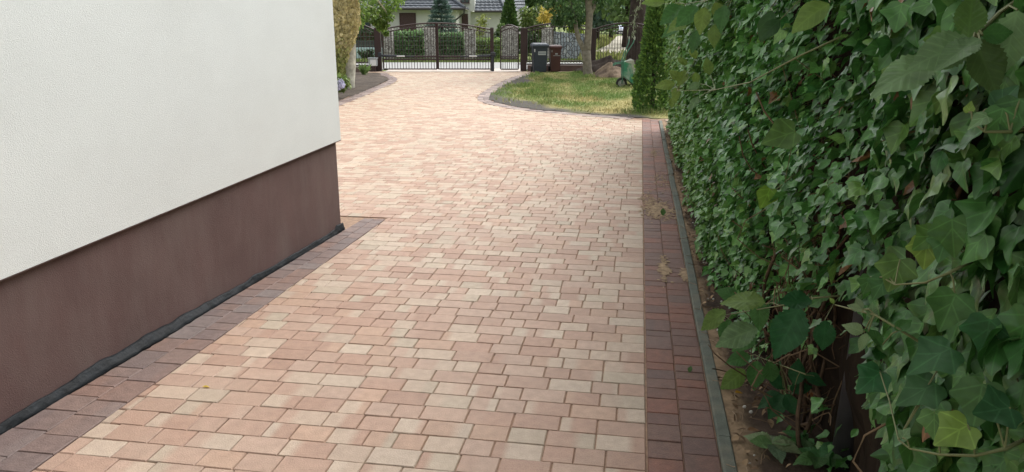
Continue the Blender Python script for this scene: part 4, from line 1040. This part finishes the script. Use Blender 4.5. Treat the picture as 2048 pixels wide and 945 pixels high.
for near, shapes in ((True, (IVYF, IVY2F, OVALF)), (False, (IVY, IVY2, OVAL))):
    for shp, lo_, hi_ in zip(shapes, (0, .42, .86), (.42, .86, 1.01)):
        k_ = ((snear < 2.6) == near) & (kind_ >= lo_) & (kind_ < hi_); n = int(k_.sum())
        pr.append(leaves(shp, pos[k_], tips[k_], nrms[k_], siz[k_]*(1.12 if near else 1), cols[k_], rng.uniform(-.1, .5, n), rng.uniform(-.15, .6, n), .12, .008 if near else 0))
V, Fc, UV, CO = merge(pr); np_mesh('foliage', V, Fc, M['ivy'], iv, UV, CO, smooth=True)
# the far side of the hedge, coarser
n = 3500; s_ = rng.uniform(.2, 13.3, n); z_ = rng.uniform(.05, 2.95, n); P_ = np.array([list(su(a, HU+.33+.05*math.sin(a*3), b_)) for a, b_ in zip(s_, z_)])
V, Fc, UV, CO = leaves(IVY2, P_, randdir(n)*.5+[0, 0, -1], norm(randdir(n)*.5+[CA, -SA, .5]), rng.uniform(.1, .16, n), rcol(n, (.012, .035, .015), (.03, .07, .026)), .2, .3); np_mesh('back_foliage', V, Fc, M['ivy'], iv, UV, CO)
# inner core: rough dark brown walls added so no light comes through
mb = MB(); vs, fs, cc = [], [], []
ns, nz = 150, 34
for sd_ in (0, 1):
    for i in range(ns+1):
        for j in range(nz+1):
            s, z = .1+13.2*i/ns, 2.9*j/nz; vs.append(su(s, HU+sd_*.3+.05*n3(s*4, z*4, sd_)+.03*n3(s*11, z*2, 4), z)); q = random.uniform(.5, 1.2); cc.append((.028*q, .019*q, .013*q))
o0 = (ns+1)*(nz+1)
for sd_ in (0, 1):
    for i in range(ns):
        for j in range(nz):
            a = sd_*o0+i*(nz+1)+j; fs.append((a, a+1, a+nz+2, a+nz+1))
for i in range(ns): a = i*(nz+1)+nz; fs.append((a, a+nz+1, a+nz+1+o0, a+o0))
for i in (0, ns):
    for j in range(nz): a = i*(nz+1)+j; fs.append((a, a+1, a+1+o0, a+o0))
mb.add(vs, fs, cc); mb.build('dark_core', M['twig'], iv)
# woody stems
RV0 = lambda s_: Vector((random.gauss(0, s_), random.gauss(0, s_), random.gauss(0, s_)))
for k in range(34):
    s0 = random.choice([random.gauss(3.3, .28), random.gauss(3.2, .4), random.uniform(3, 9), random.uniform(1.2, 2.1)]); u0 = HU-.05-random.random()*.1; s0 = s0+.75 if 2.15 < s0 < 2.95 else s0; r0 = random.uniform(.004, .011); pts = []; s, u, z = s0, u0, 0.
    top = random.uniform(.6, 1.7); m_ = 14; ph = random.uniform(0, 6)
    for i in range(m_+1):
        t_ = i/m_; pts.append(su(s0+.16*math.sin(ph+t_*5)+random.gauss(0, .025)+.2*t_*math.sin(ph), u0+.05*math.sin(ph*2+t_*7)+.05*t_, top*t_))
    b = MB(); b.tube(pts, [r0*(1-.5*i/m_) for i in range(m_+1)], 6); b.build('stem', M['wood'], iv, smooth=True)
b = MB()
for k in range(420):
    s0 = random.choice([random.gauss(3.3, .3), random.gauss(3.2, .35), random.uniform(3, 9), random.uniform(.6, 2.0)]); z0 = abs(random.gauss(.15, .5)); u0 = HU-.02-random.random()*.13
    if 2.15 < s0 < 2.95: continue
    p = su(s0, u0, z0); d = Vector((random.gauss(0, .4), random.gauss(0, .4), random.choice([1, 1, -.8, .4]))).normalized(); L = random.uniform(.15, .55); c = lerp((.07, .042, .026), (.22, .15, .095), random.random()**1.6)
    bend = Vector((random.gauss(0, 1), random.gauss(0, 1), random.gauss(0, .4)))*.22; L *= .8
    pts = [p+d*L*q+bend*math.sin(q*3.1)*L for q in (0, .25, .5, .75, 1)]
    if min(q.z for q in pts) < .0: continue
    b.tube(pts, random.uniform(.0012, .0035), 4, c, caps=False)
b2 = MB()
for k_ in rng.permutation(np.nonzero(snear < 3.6)[0])[:700]:
    p, tp = Vector(pos[k_]), Vector(tips[k_]); q = p+Vector((CA, -SA, 0))*random.uniform(.03, .09)-tp*random.uniform(.02, .06)+RV0(.012)
    b2.tube([p+tp*.004, (p+q)/2+RV0(.008), q], .0013, 4, lerp((.13, .15, .06), (.20, .13, .07), random.random()), caps=False)
tag(b2.build('stalks', M['twig'], iv), kind='stuff')
tag(b.build('dead_twigs', M['twig'], iv), kind='stuff')
# black post in front of the dark core
t = thing('post', 'black round post among the ivy at the lower right', 'post', su(2.84, .72))
b = MB(); p0 = gp(1688, 930); b.tube([p0+Vector((0, 0, -.05)), p0+Vector((.01, 0, .4)), p0+Vector((.04, .03, 1.0)), p0+Vector((.075, .05, 1.75))], [.056, .052, .05, .048], 14); b.build('shaft', M['blackpost'], t, smooth=True)
b = MB(); b.tube([p0+Vector((.071, .048, 1.69)), p0+Vector((.076, .05, 1.77))], [.056, .056], 14); b.build('collar', M['blackpost'], t)

# ------------------------------------------------------------------ single shoots reaching out of the hedge
def leaf_obj(shape, m, p, tip, nrm, size, col, parent, fold=.22, curl=.3, wave=.05, name='leaf'):
    V, Fc, UV, CO = leaves(shape, np.array([list(p)]), np.array([list(tip)]), np.array([list(nrm)]), np.array([size]), np.array([col]), fold, curl, wave, .012)
    return np_mesh(name, V, Fc, m, parent, UV, CO, smooth=True)
RV = lambda s: Vector((random.gauss(0, s), random.gauss(0, s), random.gauss(0, s)))
PALE, OLIVE, MID, DK = (.14, .23, .10), (.14, .225, .05), (.06, .15, .042), (.026, .095, .032)
BRI = (.16, .24, .05)
def vine(name, label, cat, stem, lv, shape, m, r=.0035):
    """stem: pixel points with u; lv: (px,py,u, angle on the picture, length px, colour)"""
    pts = [hp(*q) for q in stem]; t = thing(name, label, cat, pts[0])
    b = MB(); b.tube(pts, [r*(1-.6*i/(len(pts)-1)) for i in range(len(pts))], 6); b.build('stem', M['stem'], t, smooth=True)
    for (px, py, u, ang, lpx, col) in lv:
        p = hp(px, py, u); dist = (p-Vector((0, 0, H))).length; size = lpx/F*dist*(.88 if px > 1600 else .8 if py < 210 else .95)
        right = Vector((1, 0, 0)); up = Vector((0, ST, CT)); tip = right*math.cos(R(ang))+up*math.sin(R(ang))+RV(.12)
        view = (Vector((0, 0, H))-p).normalized(); nr = (view*.9+Vector((0, 0, .55))+RV(.22)).normalized()
        k = random.uniform(.85, 1.15); leaf_obj(shape, m, p, tip, nr, size, tuple(c*k for c in col), t, random.uniform(.05, .35), random.uniform(.0, .45))
        q = min(pts, key=lambda s_: (s_-p).length)          # its stalk
        if (q-p).length > .012:
            b = MB(); b.tube([p, (p+q)/2+Vector((0, 0, .008)), q], .0016, 5); b.build('stalk', M['stem'], t)
    return t
CR, IVm = M['creeper'], M['shoot']
vine('creeper', 'creeper shoot with large pale olive leaves reaching over the kerb, lower middle', 'climbing plant', [(1680, 592, .66), (1620, 597, .58), (1560, 612, .52), (1500, 622, .48), (1440, 632, .46)],
     [(1452, 622, .46, 205, 62, OLIVE), (1530, 608, .49, 178, 82, OLIVE), (1460, 640, .47, 262, 50, MID), (1478, 596, .48, 160, 46, MID), (1520, 600, .5, 262, 60, MID), (1600, 615, .55, 232, 108, DK), (1625, 600, .56, 195, 70, DK), (1515, 655, .5, 200, 85, PALE), (1512, 662, .52, 220, 60, MID), (1540, 640, .54, 300, 50, MID), (1650, 640, .58, 262, 70, DK)], SERRF, CR)
vine('creeper', 'creeper with dark five part leaves low on the soil beside the kerb', 'climbing plant', [(1640, 760, .74), (1600, 745, .68), (1560, 730, .62), (1520, 715, .58)],
     [(1500, 712, .55, 200, 50, MID), (1515, 722, .56, 262, 58, MID), (1538, 724, .57, 290, 52, MID), (1490, 740, .56, 225, 60, OLIVE), (1565, 790, .66, 200, 52, DK), (1568, 790, .66, 240, 54, DK), (1572, 788, .66, 290, 44, DK), (1580, 780, .66, 20, 44, DK), (1570, 778, .66, 140, 48, DK), (1590, 770, .67, 70, 50, DK), (1610, 750, .68, 330, 46, DK)], SERRF, CR)
def seedling(label, px, py, ang0, n, lpx, col, h=.06):
    p = gp(px, py+18, .0); t = thing('seedling', label, 'plant', p); c = at(px, py, p.y)
    b = MB(); b.tube([p, (p+c)/2+Vector((.01, 0, 0)), c], .0022, 5); b.build('stem', M['stem'], t)
    for k in range(n):
        a = R(ang0+k*360/n+random.uniform(-15, 15)); tip = Vector((math.cos(a), math.sin(a), random.uniform(-.1, .35)))
        leaf_obj(SERRF, CR, c, tip, Vector((0, -.25, 1))+RV(.15), lpx/F*3.0*random.uniform(.8, 1.15), tuple(q*random.uniform(.8, 1.2) for q in col), t, .2, .25)
seedling('pale young creeper seedling on the dark soil, left of the black post', 1545, 888, 20, 6, 52, PALE)
seedling('taller bright green seedling beside the foot of the black post', 1605, 880, 60, 5, 38, MID)
seedling('fresh green seedling at the bottom edge, in front of the black post', 1640, 915, 10, 6, 58, MID)
seedling('small five leaved seedling right of the foot of the black post', 1722, 905, 70, 5, 38, MID)
vine('creeper', 'yellow green creeper with broad leaves hanging by the column conifer', 'climbing plant', [(1680, 75, .60), (1600, 112, .50), (1500, 165, .42), (1430, 180, .38), (1355, 182, .35)],
     [(1350, 168, .35, 183, 46, BRI), (1362, 160, .36, 150, 34, BRI), (1372, 140, .38, 250, 42, BRI), (1390, 145, .39, 290, 30, OLIVE), (1400, 168, .39, 215, 30, PALE), (1352, 175, .35, 262, 34, BRI), (1398, 195, .4, 225, 38, PALE), (1420, 150, .4, 100, 40, OLIVE), (1375, 130, .40, 150, 30, BRI), (1392, 118, .41, 120, 30, BRI), (1380, 100, .43, 40, 28, BRI), (1345, 195, .37, 260, 26, BRI), (1430, 170, .4, 330, 30, MID)], SERRF, CR)
vine('creeper', 'creeper with big backlit leaves overhanging the top of the far hedge', 'climbing plant', [(1480, -20, .5), (1420, 0, .42), (1370, 8, .36), (1320, 8, .32)],
     [(1330, 2, .33, 188, 52, OLIVE), (1350, 6, .34, 262, 34, OLIVE), (1370, 12, .35, 215, 70, MID), (1395, 12, .36, 235, 66, MID), (1410, 15, .38, 262, 62, BRI), (1430, 5, .40, 290, 50, BRI), (1380, 40, .38, 200, 60, OLIVE), (1450, 10, .42, 250, 60, MID), (1360, 55, .38, 215, 44, MID), (1400, 60, .4, 240, 54, MID), (1430, 50, .42, 260, 50, OLIVE)], SERRF, CR)
vine('creeper', 'creeper with pale wide leaves across the top right of the hedge', 'climbing plant', [(2060, -15, .60), (2000, 25, .55), (1950, 75, .5), (1900, 95, .48), (1850, 120, .46)],
     [(1945, 80, .48, 196, 118, PALE), (1960, 82, .48, 205, 90, PALE), (1935, 78, .49, 93, 90, (.09, .17, .04)), (1952, 78, .50, 285, 110, (.075, .13, .04)), (1870, 125, .46, 200, 130, PALE), (1840, 140, .46, 205, 80, BRI), (1965, 70, .5, 10, 60, MID), (2035, 20, .55, 262, 110, PALE)], SERRF, CR, .004)
vine('ivy_shoot', 'ivy shoot with a pale tip at the right edge, upper half of the hedge', 'climbing plant', [(2070, 255, .58), (2020, 264, .53), (1970, 264, .5), (1945, 245, .49)],
     [(2005, 218, .52, 262, 70, MID), (1995, 215, .52, 60, 55, (.06, .14, .06)), (1975, 235, .5, 195, 40, PALE), (1938, 225, .49, 90, 22, BRI), (2040, 200, .54, 262, 80, MID)], IVY2F, IVm)
vine('ivy_shoot', 'light green ivy shoot in the middle of the right edge, leaves facing us', 'climbing plant', [(1950, 520, .60), (1900, 545, .55), (1850, 566, .52), (1790, 570, .5)],
     [(1905, 440, .56, 262, 78, (.06, .14, .035)), (1872, 465, .55, 215, 60, (.08, .16, .035)), (1855, 478, .54, 262, 66, BRI), (1800, 520, .52, 262, 74, (.09, .16, .045)), (1770, 560, .51, 250, 50, (.05, .13, .04)), (1895, 470, .56, 250, 60, MID), (1910, 590, .56, 250, 82, (.055, .13, .035)), (1740, 555, .5, 260, 40, MID)], IVYF, IVm)
vine('creeper', 'young pale serrated shoot in front of the black post', 'climbing plant', [(1880, 710, .62), (1800, 660, .54), (1750, 630, .50), (1700, 618, .48), (1670, 610, .47)],
     [(1725, 622, .48, 155, 30, (.2, .27, .14)), (1722, 620, .48, 95, 26, (.2, .27, .14)), (1728, 665, .49, 165, 40, (.19, .26, .13)), (1735, 668, .49, 215, 36, (.17, .25, .11)), (1745, 640, .5, 100, 34, PALE), (1765, 690, .52, 140, 46, MID), (1790, 660, .53, 30, 40, MID), (1668, 608, .47, 120, 14, BRI)], SERRF, CR)
vine('ivy_shoot', 'curving ivy runner with a yellow green leaf at the bottom right corner', 'climbing plant', [(2075, 868, .64), (2010, 898, .58), (1950, 912, .55), (1880, 910, .52), (1820, 898, .5), (1797, 880, .49)],
     [(1868, 825, .51, 262, 56, (.10, .19, .06)), (1935, 850, .54, 218, 78, BRI), (1965, 770, .56, 262, 90, (.06, .13, .04)), (2020, 815, .58, 190, 80, (.04, .11, .045)), (1900, 700, .56, 200, 90, (.035, .10, .035)), (1870, 770, .54, 205, 84, (.04, .105, .035)), (1805, 876, .49, 60, 26, PALE), (1760, 745, .52, 215, 66, DK), (1980, 640, .58, 262, 84, DK)], IVYF, IVm)
vine('creeper', 'drooping dull green leaf pair high on the hedge in front of the dark gap', 'climbing plant', [(1640, -30, .6), (1560, -10, .5), (1540, 20, .47)],
     [(1545, 22, .46, 262, 72, (.04, .09, .03)), (1560, 40, .47, 230, 60, (.035, .08, .028)), (1660, 5, .5, 205, 90, OLIVE), (1640, 0, .5, 240, 60, MID)], OVALF, CR)
vine('ivy_shoot', 'single bright ivy leaf sticking out of the middle of the hedge', 'climbing plant', [(1600, 340, .6), (1570, 365, .54), (1545, 385, .5)], [(1540, 378, .49, 262, 46, (.12, .22, .03)), (1590, 262, .5, 205, 70, (.09, .17, .04))], IVY2F, IVm)

# ------------------------------------------------------------------ litter
def litter(px, py, label, col, size, z=.004, ang=0, shape=OVAL, stand=0.):
    p = gp(px, py, z); a = R(ang); tip = Vector((math.cos(a), math.sin(a), stand)); o = leaf_obj(shape, CR, p-tip*size*.5*0, tip, Vector((0, -.4*stand, 1)), size, col, None, .15, .2, .05, 'fallen_leaf')
    o.data.transform(__import__('mathutils').Matrix.Translation(-p)); o.location = p
    return tag(o, label, 'leaf', 'leaves and litter on the ground')
litter(1326, 432, 'green leaf standing on the dark border, beside the sand patches', (.06, .14, .03), .085, ang=80, stand=1.2, z=.006)
litter(1378, 745, 'small green leaf on the right dark border near the kerb', (.06, .12, .03), .04, ang=60, stand=.8, z=.006)
litter(405, 773, 'tiny yellow leaf on the pinkish paving near the left border', (.5, .36, .06), .035, z=.006)
litter(1470, 786, 'yellow leaf on the bed soil beside the kerb', (.45, .25, .03), .045, z=.03, ang=20)
litter(1628, 803, 'orange brown dry leaf against the dead stems by the black post', (.32, .14, .05), .07, z=.12, ang=120, stand=.6)
litter(1495, 860, 'curled light brown leaf on the dark bed soil', (.22, .13, .07), .06, z=.03, ang=10)
litter(1212, 300, 'small brown leaf on the paving further up the drive', (.10, .06, .04), .07, z=.006, ang=30)
n = 900; s_ = rng.uniform(.8, 13, n); u_ = .47+np.abs(rng.normal(0, .16, n)); P_ = np.array([list(su(a, b_, .025)) for a, b_ in zip(s_, u_)])
V, Fc, UV, CO = leaves(OVAL, P_, randdir(n)*[1, 1, .25], norm(randdir(n)*.4+[0, 0, 1]), rng.uniform(.012, .05, n), rcol(n, (.09, .055, .035), (.26, .18, .11), .3), .25, .5); tag(np_mesh('leaf_litter', V, Fc, M['twig'], None, UV, CO), kind='stuff')
b = MB()
for k in range(240):
    s, u = random.uniform(1, 12), .47+abs(random.gauss(0, .18)); p = su(s, u, .022); r = random.uniform(.003, .011); c = random.choice([(.5, .48, .44), (.3, .26, .22), (.2, .15, .11)])
    b.loft([[p+Vector((math.cos(q)*r*w_, math.sin(q)*r*w_*.8, h_*r)) for q in (0, 1.05, 2.1, 3.14, 4.2, 5.25)] for h_, w_ in ((-.6, .6), (0, 1), (.6, .65))], col=c)
for k in range(160):
    s, u = random.uniform(1, 12), .44+abs(random.gauss(.05, .12)); p = su(s, u, .026); d = Vector((random.gauss(0, 1), random.gauss(0, 1), .08)).normalized(); l = random.uniform(.03, .16)
    b.tube([p, p+d*l*.5+RV(.008), p+d*l], .0016, 4, random.choice([(.2, .14, .09), (.3, .22, .15), (.12, .08, .05)]))
tag(b.build('pebbles', M['twig']), kind='stuff')

# ================================================================== LIGHT AND CAMERA
SUN_EL, SUN_AZ = 50, 38                                   # azimuth from +Y towards +X
wld = bpy.data.worlds.new('World'); sc.world = wld; wld.use_nodes = True; nt = wld.node_tree
sky = nt.nodes.new('ShaderNodeTexSky'); sky.sky_type = 'NISHITA'; sky.sun_disc = False
sky.sun_elevation = R(SUN_EL); sky.sun_rotation = R(SUN_AZ); sky.air_density = 1.0; sky.dust_density = 4.0; sky.ozone_density = 1.0
hsv = nt.nodes.new('ShaderNodeHueSaturation'); hsv.inputs['Saturation'].default_value = .12; hsv.inputs['Value'].default_value = 1.0
bg = nt.nodes['Background']; bg.inputs['Strength'].default_value = .15
nt.links.new(sky.outputs[0], hsv.inputs['Color']); nt.links.new(hsv.outputs[0], bg.inputs['Color'])
sun = bpy.data.lights.new('sun', 'SUN'); sun.energy = .9; sun.angle = R(45); sun.color = (1, .98, .95)
so = bpy.data.objects.new('sun', sun); C.objects.link(so)
d = Vector((math.sin(R(SUN_AZ))*math.cos(R(SUN_EL)), math.cos(R(SUN_AZ))*math.cos(R(SUN_EL)), math.sin(R(SUN_EL))))
so.rotation_euler = (-d).to_track_quat('-Z', 'Y').to_euler(); so.location = (0, 0, 30)
cam = bpy.data.cameras.new('camera'); co = bpy.data.objects.new('camera', cam); C.objects.link(co); sc.camera = co
cam.sensor_width = 36; cam.lens = F/2048*36; cam.clip_end = 2000; cam.clip_start = .02
co.location = (0, 0, H); co.rotation_euler = (math.pi/2-TH, 0, 0)
sc.view_settings.view_transform = 'Standard'; sc.view_settings.look = 'None'; sc.view_settings.gamma = 1; sc.view_settings.use_curve_mapping = False
sc.view_settings.exposure = 1.08
sc.cycles.max_bounces = 6
